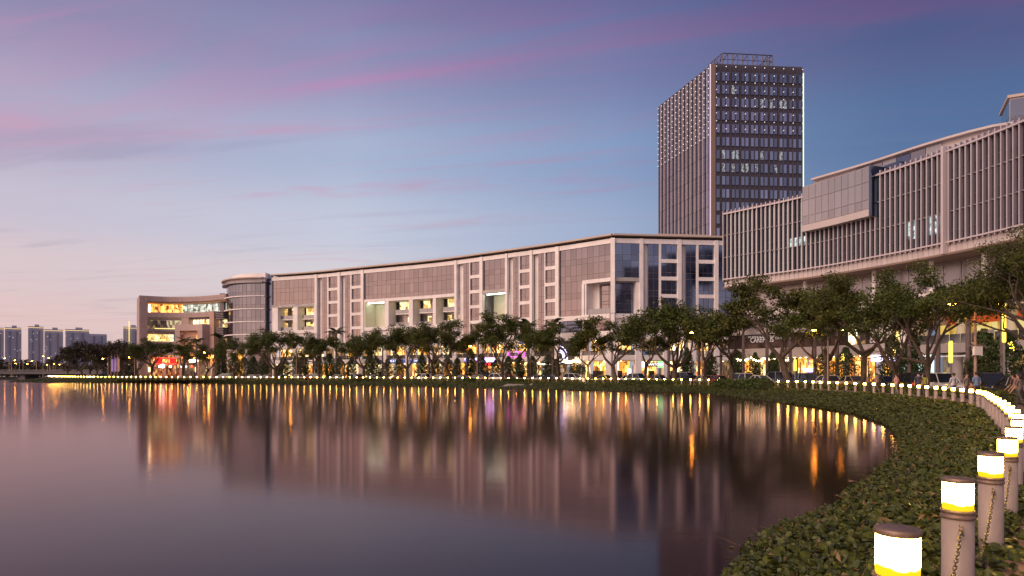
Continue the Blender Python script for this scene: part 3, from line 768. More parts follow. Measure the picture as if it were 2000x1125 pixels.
    for pa, pb in ((531.6, 616), (711.3, 889), (944, 988)):
        back(P, pa, pb, 9.0, 13.4, -0.3, 'wall', M['white'])
    for pa, pb in ((527.5, 616), (616, 711.3), (711.3, 800), (800, 893.4), (893.4, 988), (988, 1092.8), (1092.8, 1193)): parapet(P, pa, pb)
    # corner
    cn = Lp.at(Lp.len, 0)
    MB().box((cn.x, cn.y - .1, 22.25), (0.9, 0.9, 15.7), R(-20)).build('corner_column', M['white'], B, True)
    MB().box((cn.x, cn.y - .05, 11.9), (0.8, 0.8, 4.8), R(-20)).build('corner_column', M['white'], B, True)
    # ---- wing that faces the lake head on
    P = Rp
    glassblock(P, 1200, 1249, 21.9, TOP, 2, bl, 1.9); white(P, 1200, 1249, 21.1, 21.9, -0.6, 0.16, 'beam')
    recess(P, 1200, 1249, 2.0, M['mullion']); curtain(bl, P, S(P, 1202), S(P, 1242), rows2(14.4, 21.0, 3), -1.85, 1.6)
    white(P, 1242.5, 1249, 14.3, 21.1, -2.0, 0.0, 'recess_side'); pil(P, 1249, 1255.5)
    wmodule(P, (1255.5, 1266), (1266, 1287), (1291, 1323), bl); pil(P, 1323, 1330)
    wmodule(P, (1330, 1339.5), (1339.5, 1359.7), (1364, 1395), bl); pil(P, 1395, 1402)
    glassblock(P, 1402, 1462, 10.7, TOP, 5, bl, 1.9)
    back(P, 1200, 1256, 9.0, 13.4, -0.3, 'wall', M['white'])
    parapet(P, 1197.5, 1323); parapet(P, 1323, 1462)
    # open louvre under the roof, posts, roof sheet with its brown edge
    for P, e0, e1 in ((Lp, 0.0, 0.0), (Rp, 0.0, 0.0)):
        n = int(P.len / 9)
        for i in range(n + 1):
            t = P.len * i / n
            p = P.at(min(t, P.len), 0.0); MB().box((p.x, p.y, 30.36), (.28, .28, .55)).build('roof_post', M['dark_metal'], B, True)
        wall('roof', P, 0, P.len, 30.62, 30.98, -14, 0.8, M['roof'], B)
    cpt = cn
    wall('upper_roof', Rp, S(Rp, 1288), S(Rp, 1394), 31.0, 31.7, -9, -2, M['roof'], B)
    wall('plant_room', Lp, 2, Lp.len - 3, 29.0, 30.2, -13, -5, M['white'], B)
    wall('plant_room', Rp, 2, Rp.len - 1, 29.0, 30.2, -13, -5, M['white'], B)

    # ---- rounded bay at the far end
    Cp = Path([(-90, 216), (-88.2, 211), (-85.2, 206.8), (-81, 204.0), (-77, 202.9), (-73.2, 202.6)], side='view')
    for z0, z1 in ((25.0, 28.5), (21.2, 24.6), (17.4, 20.8), (13.6, 17.0), (9.8, 13.2)):
        wall('mullion', Cp, 0, Cp.len, z0 - .1, z1 + .1, -3, -.12, M['mullion'], B)
        curtain(panes, Cp, 0, Cp.len, [(z0, z0 + 1.1), (z0 + 1.1, z1)], -0.05, 1.5, pick=lambda i, r: M['glass_grey'])
        wall('floor_slab', Cp, 0, Cp.len + 1.0, z0 - .42, z0 - .12, -3, 0.75, M['white'], B, 1.0)
    wall('floor_slab', Cp, 0, Cp.len + .5, 28.6, 28.95, -3, 1.3, M['grey_metal'], B, 1.0)
    wall('wall', Cp, 0.5, Cp.len, 28.95, 29.9, -3, .1, M['white'], B, 1.0)
    wall('roof', Cp, 0, Cp.len + .5, 29.9, 30.25, -6, 1.5, M['roof'], B, 1.0)
    wall('upper_roof', Cp, 6, Cp.len + 1, 30.25, 31.7, -6, -1.6, M['white'], B, 1.0)
    wall('recess_wall', Path([(-73.3, 203.6), (-70.8, 202.3)], False, 'view'), 0, 2.7, 9.8, 29.9, -5, 0, M['glass_blue'], B)
    wall('base_wall', Cp, 0, Cp.len, 0, 8.6, -4, -1.2, M['stone'], B); wall('base_fascia', Cp, 0, Cp.len + .6, 8.6, 9.6, -4, .2, M['white'], B, 1.0)
    for t in (1.0, 6.5, 12.0, 17.0): wall('column', Cp, t, t + .9, 0, 8.6, -1.3, .1, M['white'], B)
    wall('lit_niche', Cp, 13.0, 16.6, 1.2, 8.0, -1.2, -1.05, M['shop_orange'], B); wall('lit_niche', Cp, 8.0, 11.5, .2, 4.0, -1.2, -1.05, M['shop_warm'], B); wall('lit_niche', Cp, 2.5, 5.8, .2, 4.0, -1.2, -1.05, M['shop_dim'], B)
    MB().box((-90.3, 214, 14.2), (1.3, 3, 25)).build('pier', M['stone_dark'], B, True)

    # ---- two-storey podium with shops
    cols = [527.5, 577, 618, 658, 706, 753, 798, 843, 890, 940, 990, 1040, 1090, 1134, 1191]
    kinds = ['cream', 'warm', 'orange', 'cream', 'cream', 'warm', 'warm', 'orange', 'warm', 'warm', 'warm', 'dim', 'warm', 'warm']
    kinds2 = ['warm', 'cream', 'dim', 'warm', 'cream', 'warm', 'warm', 'cream', 'orange', 'warm', 'warm', 'dim', 'dim', 'warm']
    podium(B, Lp, [Lp.s_px(c) for c in cols], kinds, kinds2)
    cols = [1199, 1246, 1300, 1352, 1400, 1455]
    podium(B, Rp, [Rp.s_px(c) for c in cols], ['orange', 'warm', 'cream', 'warm', 'dim'], ['warm', 'dim', 'cream', 'warm', 'dim'])
    # dark cladding with the ring sign, neon balcony
    wall('sign_wall', Lp, Lp.s_px(1094), Lp.s_px(1124), 3.6, 8.9, 0.3, 0.55, M['dark_metal'], B)
    for b in (panes, bl, lit, rails): b.done()
    return B, Lp, Rp

def podium(B, P, ss, kinds, kinds2, up=(5.6, 9.0), fascia=(9.0, 10.7), sp=(4.35, 5.6), col=(1.3, 0.9), front=0.35):
    frames = Bag('shopfront_bar', B, M['dark_metal'], 200); rail = Bag('terrace_railing', B, M['rail_glass'], 100)
    down = Bag('downlight', B, M['bulb'], 120)
    a, b = ss[0], ss[-1]
    wall('fascia', P, a, b, fascia[0], fascia[1], -1.0, front, M['white'], B)
    wall('soffit', P, a, b, sp[0], sp[0] + .2, -4.5, front - .1, M['cream'], B)
    wall('spandrel', P, a, b, sp[0] + .2, sp[1], -4.0, front, M['white'], B)
    wall('upper_ceiling', P, a, b, up[1] - .2, up[1], -4.0, front - .1, M['cream'], B)
    for s in ss:
        wall('column', P, s - col[0]/2, s + col[0]/2, 0.0, fascia[0], -col[1], front + .25, M['white'], B)
    for i, (k, k2) in enumerate(zip(kinds, kinds2)):
        s0, s1 = ss[i] + col[0]/2, ss[i+1] - col[0]/2
        n = P.frame((s0+s1)/2)[2]
        wall('shop_interior', P, s0, s1, 0.1, sp[0], -4.6, -4.1, M['shop_' + k], B)
        wall('restaurant_interior', P, s0, s1, up[0], up[1] - .2, -3.9, -3.2, M['shop_' + k2], B)
        m = max(2, int((s1 - s0) / 1.6))
        for j in range(m + 1):
            c = P.at(s0 + (s1-s0)*j/m, -1.6, 1.75); frames.add(c, P.frame(s0)[1], n, .10, .12, 3.3)
            c = P.at(s0 + (s1-s0)*j/m, -1.0, 7.2); frames.add(c, P.frame(s0)[1], n, .08, .1, 3.2)
        for j in range(m):
            c = P.at(s0 + (s1-s0)*(j+.5)/m, front - .15, up[0] + .5); rail.add(c, P.frame(s0)[1], n, (s1-s0)/m - .08, .04, 1.0)
            if j % 2 == 0: 
                c = P.at(s0 + (s1-s0)*(j+.5)/m, front - .7, sp[0] - .04); down.add(c, P.frame(s0)[1], n, .22, .22, .06)
        # dark door and counters stand in front of the lit back wall
        for j in range(rng.randint(1, 3)):
            t = rng.uniform(s0 + .8, s1 - .8); h = rng.choice((1.1, 1.4, 2.3))
            wall('counter', P, t - .6, t + .6, 0.1, h, -3.6, -3.0, M['dark_metal'], B)
    for q in (frames, rail, down): q.done()

OB, OL, OR_ = office_block()
# light troughs that wash the two cream alcoves
for pa, pb in ((712.5, 744), (945, 985)):
    wall('cove_light', OL, OL.s_px(pa), OL.s_px(pb), 20.9, 21.04, -1.4, -1.1, mat('cove_lamp', (.8, .9, .8), .4, emit=(0.86, 1.0, 0.80), strength=9.0), OB)

# ------------------------------------------------------------------ the dark tower
def tower():
    T = thing('office_tower', (76, 222, 0), 'tall dark office tower with rows of light dots and a roof lattice', 'building')
    C, A, E = (62.9, 215.0), (53.6, 249.0), (92.7, 217.5)
    Lp = Path([A, C], False, 'view'); Rp = Path([C, E], False, 'view')
    TOP = 99.0
    body = MB(); far = (84, 252)
    def inset(p): return (p[0], p[1])
    q = [(C[0] + .25, C[1] + .35), (E[0] - .2, E[1] + .3), far, (A[0] + .3, A[1])]
    body.hexa([(x, y, 0) for x, y in q], [(x, y, TOP) for x, y in q]).build('wall', M['tower_dark'], T, True)
    g = Bag('window_pane', T, M['tower_glass'], 290); gs = Bag('side_pane', T, M['tower_glass_side'], 290)
    fl = 4.1; nf = 17
    sa, sb = 1.4, Rp.len - .3
    lit = {(2, 9), (2, 11), (2, 13), (2, 14), (6, 1), (6, 3), (6, 4), (6, 9), (6, 13), (7, 1), (7, 3), (7, 5), (7, 6), (7, 8), (7, 12), (1, 3)}
    for k in range(nf):
        z1 = TOP - 2.2 - fl * k; z0 = z1 - 2.7
        nb = 18
        for i in range(nb):
            a, b = Rp.at(sa + (sb-sa)*i/nb, -.02), Rp.at(sa + (sb-sa)*(i+1)/nb, -.02); ux = (b-a).normalized()
            c = a.lerp(b, .5 + (.06 if i % 2 else -.06)); c.z = (z0+z1)/2
            m = M['tower_lit'] if (k, i) in lit else None
            g.add(c, ux, Rp.frame(1)[2], (b-a).length * .62, .1, z1 - z0, m)
    # left face: tall pale panels
    nb = 26
    for k in range(12):
        z1 = TOP - .6 - 8.2 * k / 1.5; z0 = z1 - 5.3
        for i in range(nb):
            a, b = Lp.at(.3 + (Lp.len-1.4)*i/nb, .02), Lp.at(.3 + (Lp.len-1.4)*(i+1)/nb, .02); ux = (b-a).normalized(); c = (a+b)/2; c.z = (z0+z1)/2
            gs.add(c, ux, Lp.frame(1)[2], (b-a).length * .93, .1, z1 - z0)
    g.done(); gs.done()
    for i in range(19):
        p = Rp.at(sa + (sb-sa)*i/18, .12); MB().box((p.x, p.y, TOP/2), (.16, .42, TOP), math.atan2(Rp.frame(1)[1].y, Rp.frame(1)[1].x)).build('facade_fin', M['tower_dark'], T, True)
    for i in range(27):
        p = Lp.at(.3 + (Lp.len-1.4)*i/26, .14); MB().box((p.x, p.y, TOP/2), (.11, .36, TOP), math.atan2(Lp.frame(1)[1].y, Lp.frame(1)[1].x)).build('facade_fin', M['fin_pale'] if i % 2 else M['tower_dark'], T, True)
    # corner strips and edge lights
    p = Rp.at(.5, .1); MB().box((p.x, p.y, TOP/2 + .2), (1.2, .6, TOP), R(5)).build('corner_strip', M['soffit'], T, True)
    p = Lp.at(Lp.len - .4, .3); MB().box((p.x, p.y, TOP/2 + 20.3), (.2, .2, TOP - 40)).build('edge_light', M['led_edge'], T, True)
    p = Rp.at(Rp.len + .1, .25); MB().box((p.x, p.y, TOP/2 + 19.3), (.26, .26, TOP - 42)).build('edge_light', M['led_green'], T, True)
    # light dots on the top storeys
    dots = Bag('light_dot', T, M['led_dot'], 300)
    for j in range(10):
        p = Rp.at(sa + (sb-sa)*j/9, .42)
        for k in range(9): dots.add((p.x, p.y, TOP - .6 - 2.45*k), Rp.frame(1)[1], Rp.frame(1)[2], .17, .2, .20)
    for j in range(14):
        p = Lp.at(.3 + (Lp.len-1.4)*j*2/26, .5)
        for k in range(11): dots.add((p.x, p.y, TOP - .8 - 2.1*k), Lp.frame(1)[1], Lp.frame(1)[2], .14, .2, .22)
    dots.done()
    MB().hexa([(x, y, TOP) for x, y in q], [(x, y, TOP + .5) for x, y in q]).build('roof', M['tower_dark'], T, True)
    # open lattice on the roof
    a, b = Vector((67.6, 219.2, 0)), Vector((84.2, 220.9, 0)); d = Vector((-2.0, 8.5, 0))
    cs = [a, b, b + d, a + d]; z0, z1 = TOP + .5, 104.6
    for i in range(4):
        p, q2 = cs[i], cs[(i+1) % 4]; n = 10 if i % 2 == 0 else 5
        for z in (z1, (z0 + z1) / 2 + .6):
            MB().tube([(p.x, p.y, z), (q2.x, q2.y, z)], .17 if z == z1 else .1, 4).build('lattice_rail', M['tower_dark'], T, True)
        for k in range(n):
            r = p.lerp(q2, k / n); MB().tube([(r.x, r.y, z0), (r.x, r.y, z1)], .19, 4).build('lattice_post', M['tower_dark'], T, True)
            if k % 2 == 0:
                r2 = p.lerp(q2, (k + 1) / n); MB().tube([(r.x, r.y, z0 + 2.5), (r2.x, r2.y, z1)], .12, 4).build('lattice_brace', M['tower_dark'], T, True)
    return T
M['tower_lit'] = glow_mat('tower_lit', [(0.06, 0.06, 0.09), (0.20, 0.20, 0.28), (0.6, 0.65, 0.75), (0.9, 0.95, 1.0)], 0.42, 2.6, 2.0)
M['led_edge'] = mat('edge_violet', (0.8, 0.7, 0.9), 0.4, emit=(0.92, 0.80, 1.0), strength=0.75)
tower()

# ------------------------------------------------------------------ the finned mall on the right
def mall():
    B = thing('shopping_mall', (58, 85, 0), 'shopping mall with upright pinkish fins over a white shop podium', 'building')
    P = Path([(35.8, 115), (44.6, 103.5), (49.5, 92.6), (52.7, 82.7), (54.6, 72.6), (55.3, 60), (55, 45), (53.5, 30)], side='view')
    Z0, Z1 = 17.5, 28.5
    wall('upper_body', P, 0, P.len, 16.2, Z1, -14, -.12, M['mullion'], B)
    wall('roof_edge', P, 0, P.len, Z1, Z1 + .25, -14, .25, M['grey_metal'], B)
    wall('soffit', P, 0, P.len, 15.95, 16.2, -14, .5, M['soffit'], B)
    pitch = 0.78; nv = int(min(P.len, 74) / pitch)
    g = Bag('glass_panel', B, M['mall_glass'], 295); pn = Bag('white_panel', B, M['mall_panel'], 120); pg = Bag('pale_panel', B, M['blind'], 200)
    zr = [Z0, 18.9, 21.2, 22.6, 24.9, 26.3, Z1]
    litc = {(i, r) for i in (15, 16, 17, 18) for r in (2,)} | {(i, 1) for i in range(39, 48)}
    sbox0, sbox1 = P.s_px(1578), P.s_px(1712)
    for i in range(nv):
        s = i * pitch
        a, b = P.at(s, -.05), P.at(s + pitch, -.05); ux = (b-a); w = ux.length; ux.normalize(); n = P.frame(s + pitch/2)[2]
        for r in range(6):
            c = (a+b)/2; c.z = (zr[r]+zr[r+1])/2
            m = M['mall_lit'] if (i, r) in litc and rng.random() < .75 else None
            g.add(c, ux, n, w - .14, .08, zr[r+1]-zr[r]-.07, m)
        c = (a+b)/2 + n*.06; c.z = 16.85; pn.add(c, ux, n, w - .05, .1, 1.2)
        # a pale blind panel fills part of most bays
        if i % 8 or rng.random() < .3:
            c = a.lerp(b, .68) + n*.06
            for (za, zb) in ((Z0 + .05, 21.15), (21.25, 24.85), (24.95, Z1)):
                c2 = c.copy(); c2.z = (za+zb)/2; pg.add(c2, ux, n, w*.52, .05, zb - za - .05)
        big = s > P.s_px(1922)
        f = MB(); p = P.at(s, .17); ang = math.atan2(P.frame(s)[1].y, P.frame(s)[1].x)
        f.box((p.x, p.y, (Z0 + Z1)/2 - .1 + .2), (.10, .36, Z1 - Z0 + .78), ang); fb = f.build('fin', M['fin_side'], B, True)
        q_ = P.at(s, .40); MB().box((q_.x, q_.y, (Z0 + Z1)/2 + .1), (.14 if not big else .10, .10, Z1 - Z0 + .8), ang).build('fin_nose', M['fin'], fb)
    for q in (g, pn, pg): q.done()
    for z in (21.2, 24.9):
        wall('transom', P, 0, P.len, z - .06, z + .06, -.1, .2, M['grey_metal'], B)
    for z in (Z0, Z1 - .05):
        wall('transom', P, 0, P.len, z - .09, z + .09, -.1, .5, M['fin_pale'], B)
    # standing seam with a bright edge
    s = P.s_px(1852); p = P.at(s, .5); MB().box((p.x, p.y, 22.6), (.35, .9, 13.0), math.atan2(P.frame(s)[1].y, P.frame(s)[1].x)).build('joint_cover', M['fin_pale'], B, True)
    # glazed box that stands proud
    bx = Bag('box_panel', B, M['box_glass'], 60)
    wall('glazed_box', P, sbox0, sbox1, 23.4, 29.75, -1.5, 1.25, M['mullion'], B)
    n = 10
    for i in range(n):
        a, b = P.at(sbox0 + (sbox1-sbox0)*i/n, 1.3), P.at(sbox0 + (sbox1-sbox0)*(i+1)/n, 1.3); ux = b-a; w = ux.length; ux.normalize()
        for z0, z1 in ((23.95, 25.2), (25.2, 27.6), (27.6, 29.7)):
            c = (a+b)/2; c.z = (z0+z1)/2; bx.add(c, ux, P.frame(sbox0 + (sbox1-sbox0)*(i+.5)/n)[2], w - .08, .08, z1-z0-.08)
    bx.done()
    wall('box_sill', P, sbox0, sbox1, 22.95, 23.9, -.2, 1.45, M['mall_panel'], B)
    q0 = P.at(sbox1 - .2, 1.2); wall('box_return', P, sbox1, sbox1 + .25, 22.95, 29.75, -1.5, 1.3, M['glass_blue'], B)
    wall('rooftop_cabin', P, sbox1 + .3, sbox1 + 2.6, 28.8, 29.9, -4, -1.0, M['glass_blue'], B)
    # curved penthouse behind the roof edge, lift tower
    Q = Path([(49.5, 112), (54.3, 103), (58.0, 94.5), (62.1, 88.0), (66.5, 86.5), (74, 88)], side='view')
    pp = Bag('penthouse_pane', B, M['box_glass'], 60)
    wall('penthouse_wall', Q, 0, Q.len, 28.6, 33.3, -8, -.1, M['mall_panel'], B)
    curtain(pp, Q, 7.5, 21, [(29.0, 30.8), (30.8, 33.2)], 0, 2.2, pick=lambda i, r: (M['glass'], M['glass_blue'], M['box_glass'])[(i * 2 + r) % 3]); pp.done()
    wall('penthouse_roof', Q, 0, Q.len, 33.3, 33.6, -8, .7, M['mall_panel'], B)
    lt = Bag('lift_tower_panel', B, M['glass_grey'], 60)
    ux_, vy_ = Vector((.88, -.47, 0)).normalized(), Vector((.47, .88, 0)).normalized(); c0 = Vector((65.6, 90, 0))
    ctr = c0 + ux_*5.5 + vy_*3.4; rz = math.atan2(ux_.y, ux_.x)
    MB().box((ctr.x, ctr.y, 34.3), (11, 6.8, 7.4), rz).build('lift_tower', M['mullion'], B, True)
    MB().box((ctr.x, ctr.y, 38.15), (11.5, 7.3, .35), rz).build('lift_tower_roof', M['roof'], B, True)
    for j in range(3):
        for i in range(5):
            p = c0 + ux_*2.2*(i+.5) - vy_*.04; lt.add((p.x, p.y, 31.9 + 2.35*j), ux_, -vy_, 2.1, .08, 2.25)
        for i in range(3):
            p = c0 + vy_*2.27*(i+.5) - ux_*.04; lt.add((p.x, p.y, 31.9 + 2.35*j), -vy_, -ux_, 2.15, .08, 2.25)
    lt.done()
    # set-back storey under the overhang
    wall('setback_wall', P, 0.2, P.len, 11.5, 15.95, -9, -4.4, M['white'], B)
    sg = Bag('setback_pane', B, M['box_glass'], 80); curtain(sg, P, 1.0, 74, [(12.4, 15.9)], -4.3, 2.4); sg.done()
    for px in (1436, 1560, 1690, 1800, 1900):
        s = P.s_px(px); p = P.at(s, -1.6); MB().lathe([(.28, 11.4), (.28, 16.0)], 12, (p.x, p.y, 0)).build('column', M['white'], B, True)
    # podium
    wall('podium_wall', P, 0.1, P.s_px(1765), 8.0, 11.5, -10, -.6, M['mall_panel'], B)
    for z in (8.0, 9.2, 10.3): wall('panel_joint', P, 0.1, P.s_px(1765), z, z + .05, -.7, -.55, M['grey_metal'], B)
    s0, s1 = .1, P.s_px(1700)
    wall('window_band', P, s0, s1, 5.75, 8.0, -4, -1.0, M['dark_metal'], B)
    wb = Bag('band_window', B, M['band_glass'], 120)
    def pk(i, r): return {19: M['shop_warm'], 20: M['shop_warm'], 14: M['shop_cream'], 15: M['shop_dim'], 22: M['shop_dim']}.get(i, M['band_glass'])
    curtain(wb, P, s0, s1, [(5.8, 7.95)], -.9, 1.5, pick=pk); wb.done()
    wall('spandrel', P, s0, P.s_px(1765), 4.4, 5.75, -4, -.55, M['mall_panel'], B)
    wall('signboard_wall', P, s1, P.s_px(1765), 5.75, 8.0, -4, -.75, M['white'], B)
    wall('soffit', P, s0, P.len, 4.2, 4.4, -6, -.6, M['cream'], B)
    wall('wall_light', P, P.s_px(1740), P.s_px(1748), 5.9, 7.9, -.75, -.6, M['led_soft'], B)
    down = Bag('downlight', B, M['bulb'], 120); bar = Bag('shopfront_bar', B, M['dark_metal'], 120)
    cols = [1417, 1470, 1520, 1572, 1640, 1703, 1768]
    ks = ['warm', 'dim', 'warm', 'orange', 'warm', 'cold']
    cs = [P.s_px(c) for c in cols]
    for i in range(6):
        a, b = cs[i] + .4, cs[i+1] - .4
        wall('shop_interior', P, a, b, .1, 4.2, -5.5, -5, M['shop_' + ks[i]], B)
        for j in range(5):
            bar.add(P.at(a + (b-a)*j/4, -2.4, 1.8), P.frame(a)[1], P.frame(a)[2], .1, .1, 3.4)
            if j < 4: down.add(P.at(a + (b-a)*(j+.5)/4, -1.6, 4.16), P.frame(a)[1], P.frame(a)[2], .2, .2, .06)
    for s in cs[1:]:
        p = P.at(s, -1.3); MB().lathe([(.42, 0), (.42, 4.4)], 14, (p.x, p.y, 0)).build('column', M['mall_panel'], B, True)
    # open two-storey corner with lit terrace
    e0, e1 = P.s_px(1768), P.len
    wall('upper_fascia', P, e0, e1, 9.6, 11.5, -8, -.5, M['mall_panel'], B)
    wall('terrace_ceiling', P, e0, e1, 9.3, 9.6, -7, -.6, M['cream'], B)
    wall('terrace_back', P, e0, e1, 5.3, 8.0, -7.5, -6, M['terrace_lit'], B); wall('red_panel', P, e0 + 1, e1, 8.0, 9.3, -7.4, -5.9, M['redpanel'], B)
    wall('spandrel', P, e0, e1, 4.2, 5.3, -7, -.5, M['mall_panel'], B)
    wall('awning_light', P, e0 + 2.5, e0 + 14, 3.7, 3.85, -.5, -.3, M['letter_white'], B)
    wall('shop_interior', P, e0, e1, .1, 4.2, -7, -6.5, M['shop_dim'], B)
    tr = Bag('terrace_railing', B, M['rail_glass'], 60)
    for i in range(20):
        s = e0 + .5 + i*1.5; tr.add(P.at(s, -.7, 5.9), P.frame(s)[1], P.frame(s)[2], 1.42, .04, 1.1)
    tr.done()
    for s in np.arange(e0 + 6, min(e1, e0 + 45), 6.5):
        p = P.at(float(s), -1.6); MB().lathe([(.62, 0), (.62, 4.2)], 16, (p.x, p.y, 0)).build('column', M['mall_panel'], B, True)
        p = P.at(float(s), -2.2); MB().lathe([(.5, 5.3), (.5, 9.3)], 16, (p.x, p.y, 0)).build('column', M['cream'], B, True)
        for dz in (-1.6, 1.6): down.add(P.at(float(s) + dz, -3.0, 9.26), P.frame(float(s))[1], P.frame(float(s))[2], .3, .3, .06)
    down.done(); bar.done()
    return B, P
M['mall_lit'] = glow_mat('mall_lit', [(0.05, 0.08, 0.08), (0.22, 0.36, 0.36), (0.65, 0.85, 0.82), (1.0, 1.0, 1.0)], 1.0, 2.4, 1.6)
M['band_glass'] = mat('band_window_glass', (0.16, 0.12, 0.11), 0.15, 0.7, rand=0.2)
M['led_soft'] = mat('panel_yellow', (0.8, 0.7, 0.3), 0.4, emit=(1.0, 0.72, 0.22), strength=1.2)
M['terrace_lit'] = glow_mat('terrace_lit', [(0.35, 0.18, 0.03), (0.8, 0.50, 0.08), (1.0, 0.66, 0.14), (1.0, 0.8, 0.3)], 0.8, 0.6, 0.4)
M['redpanel'] = mat('red_panel', (0.45, 0.07, 0.03), 0.6, emit=(1.0, 0.16, 0.03), strength=0.35)
MALL, MP = mall()

# ------------------------------------------------------------------ the stone restaurant building at the far left
def stone_building():
    B = thing('restaurant_building', (-107, 216, 0), 'pink stone restaurant building with concave front and lit terraces', 'building')
    def X(px, d): return (px - 1000) / F * d
    P = Path([(X(272, 214), 214), (X(330, 218), 218), (X(390, 216.5), 216.5), (X(441, 210), 210)], side='view')
    def S(px): return P.s_px(px)
    def Z(y, d=215): return EYE + (HZ - y) / F * d
    st_ = M['stone']
    def w(nm, a, b, y1, y0, o0, o1, m=st_): return wall(nm, P, S(a), S(b), Z(y0) if y0 < 729 else 0.0, Z(y1), o0, o1, m, B, 1.5)
    # end pier clad in slabs
    w('pier', 272, 288, 577.5, 730, -14, 0)
    sl = Bag('stone_slab', B, M['stone'], 290)
    def slabs(a, b, y1, y0, off, hy=4.2, wx=5.3):
        nr = max(1, round((y0-y1)/hy)); s0, s1 = S(a), S(b); nc = max(1, round((b-a)/wx))
        for r in range(nr):
            for c_ in range(nc):
                p, q = P.at(s0+(s1-s0)*c_/nc, off), P.at(s0+(s1-s0)*(c_+1)/nc, off); ux = q-p; wd = ux.length; ux.normalize()
                c = (p+q)/2; za, zb = Z(y1+(y0-y1)*r/nr), Z(y1+(y0-y1)*(r+1)/nr); c.z = (za+zb)/2
                sl.add(c, ux, P.frame(s0+(s1-s0)*(c_+.5)/nc)[2], wd-.05, .12, za-zb-.05)
    slabs(272, 288, 578, 729, .05)
    w('cornice', 288, 441, 577.5, 588, -14, 0.05); slabs(288, 440, 578, 587, .1)
    w('soffit', 288, 441, 588, 591, -9, -0.3, M['soffit_lit'])
    w('upper_room', 288, 349, 592, 609, -9, -2.4, M['shop_orange']); w('upper_room', 349, 428, 592, 609, -9, -2.4, M['lit_cold'])
    gl = Bag('window_bar', B, M['dark_metal'], 100)
    for px in np.arange(290, 428, 11.5): gl.add(P.at(S(px), -1.9, Z(600)), P.frame(S(px))[1], P.frame(S(px))[2], .1, .1, Z(592)-Z(609))
    for px in (293.5,): gl.add(P.at(S(px), -1.8, Z(601)), P.frame(S(px))[1], P.frame(S(px))[2], .45, .1, 2.4, M['led_warm'])
    w('spandrel', 288, 422, 609, 619, -9, 0.0); slabs(288, 422, 609.5, 618.5, .06)
    # second row
    w('terrace_wall', 288, 354, 619, 623, -3, 0.0, M['soffit'])
    w('dining_room', 288, 322, 623, 642, -9, -3.4, M['shop_dim']); w('dining_room', 322, 354, 623, 642, -9, -3.4, M['shop_cream_dim'])
    w('terrace_slab', 288, 354, 642, 647, -4, 0.9, M['stone_dark']); w('terrace_light', 302, 354, 640.2, 641.8, .5, .7, M['led_soft'])
    w('pier', 354, 368, 619, 634, -9, 0.0)
    w('sign_wall', 368, 408, 618.8, 622.5, -9, -1.0, M['stone_dark']); w('sign_room', 368, 408, 622.5, 634, -9, -2.2, M['shop_cream'])
    for px in range(370, 408, 6): gl.add(P.at(S(px), -1.7, Z(628)), P.frame(S(px))[1], P.frame(S(px))[2], .1, .1, 1.9)
    gl.done()
    w('spandrel', 288, 352, 647, 651.5, -9, -.1); w('lower_room', 288, 333, 651.5, 666, -9, -2.6, M['lit_room']); w('lower_room', 333, 352, 651.5, 666, -9, -2.6, M['glass_blue'])
    # projecting stone box
    w('stone_box', 352, 412, 634, 646, -8, 3.0); w('stone_box', 352, 363, 646, 700, -8, 3.0); w('stone_box', 402, 412, 646, 700, -8, 3.0)
    w('niche', 363, 402, 646, 700, -8, 1.6, M['stone_orange']); w('niche_light', 392, 400, 653, 662, 1.62, 1.75, M['shop_orange'])
    w('pier', 412, 421, 608.8, 700, -8, 0.6, M['stone_orange'])
    for i in range(5): w('louvre', 423, 437, 610 + i*3.2, 611.6 + i*3.2, -2, .2, M['stone_dark'])
    w('stair_window', 423, 437, 626, 640, -4, -1, M['lit_room'])
    for i in range(5): w('louvre', 423, 437, 641 + i*3.2, 642.6 + i*3.2, -2, .2, M['stone_dark'])
    w('stair_window', 423, 437, 658, 690, -4, -1, M['shop_dim'])
    w('body', 421, 441, 592, 730, -14, -4.5, M['stone_dark'])
    w('body', 288, 352, 666, 690, -9, -.2); w('canopy', 288, 432, 690, 693, -5, 2.6, M['stone_dark'])
    w('restaurant_interior', 288, 352, 693, 730, -9, -3, M['shop_red']); w('restaurant_interior', 352, 430, 693, 730, -9, -3, M['shop_dim'])
    for px in (290, 320, 352, 385, 412): w('column', px, px + 4, 693, 730, -.5, .3)
    sl.done()
    return B, P, S, Z
M['soffit_lit'] = mat('orange_lit_soffit', (0.42, 0.24, 0.12), 0.6)  # orange lamplight put into the soffit's base colour
M['stone_orange'] = mat('warm_stone', (0.46, 0.30, 0.24), 0.7, var=0.06, scale=0.4)
M['shop_cream_dim'] = glow_mat('shop_cream_dim', [(0.12, 0.09, 0.06), (0.40, 0.28, 0.16), (0.75, 0.55, 0.32), (1.0, 0.8, 0.45)], 0.8)
M['shop_red'] = glow_mat('shop_red', [(0.03, 0.008, 0.006), (0.14, 0.03, 0.015), (0.45, 0.10, 0.04), (1.0, 0.5, 0.15)], 0.9)
SB, SP, SS, SZ = stone_building()
def lamp_at(name, parent, loc, material, r=.2):
    return MB().lathe([(r*.4, -r), (r, -.5*r), (r, .5*r), (r*.4, r)], 8, loc).build(name, material, parent, True)
# up-light at the foot of the orange pier and niche
for px, y, o in ((417, 699, 1.6), (384, 698, 3.6)):
    p = SP.at(SS(px), o, SZ(y)); l = bpy.data.lights.new('up_light', 'POINT'); l.energy = 900; l.color = (1, .42, .08); l.shadow_soft_size = .3
    lo = bpy.data.objects.new('up_light', l); COL.objects.link(lo); lo.parent = SB; lo.matrix_parent_inverse = Matrix.Translation(-SB.location); lo.location = p

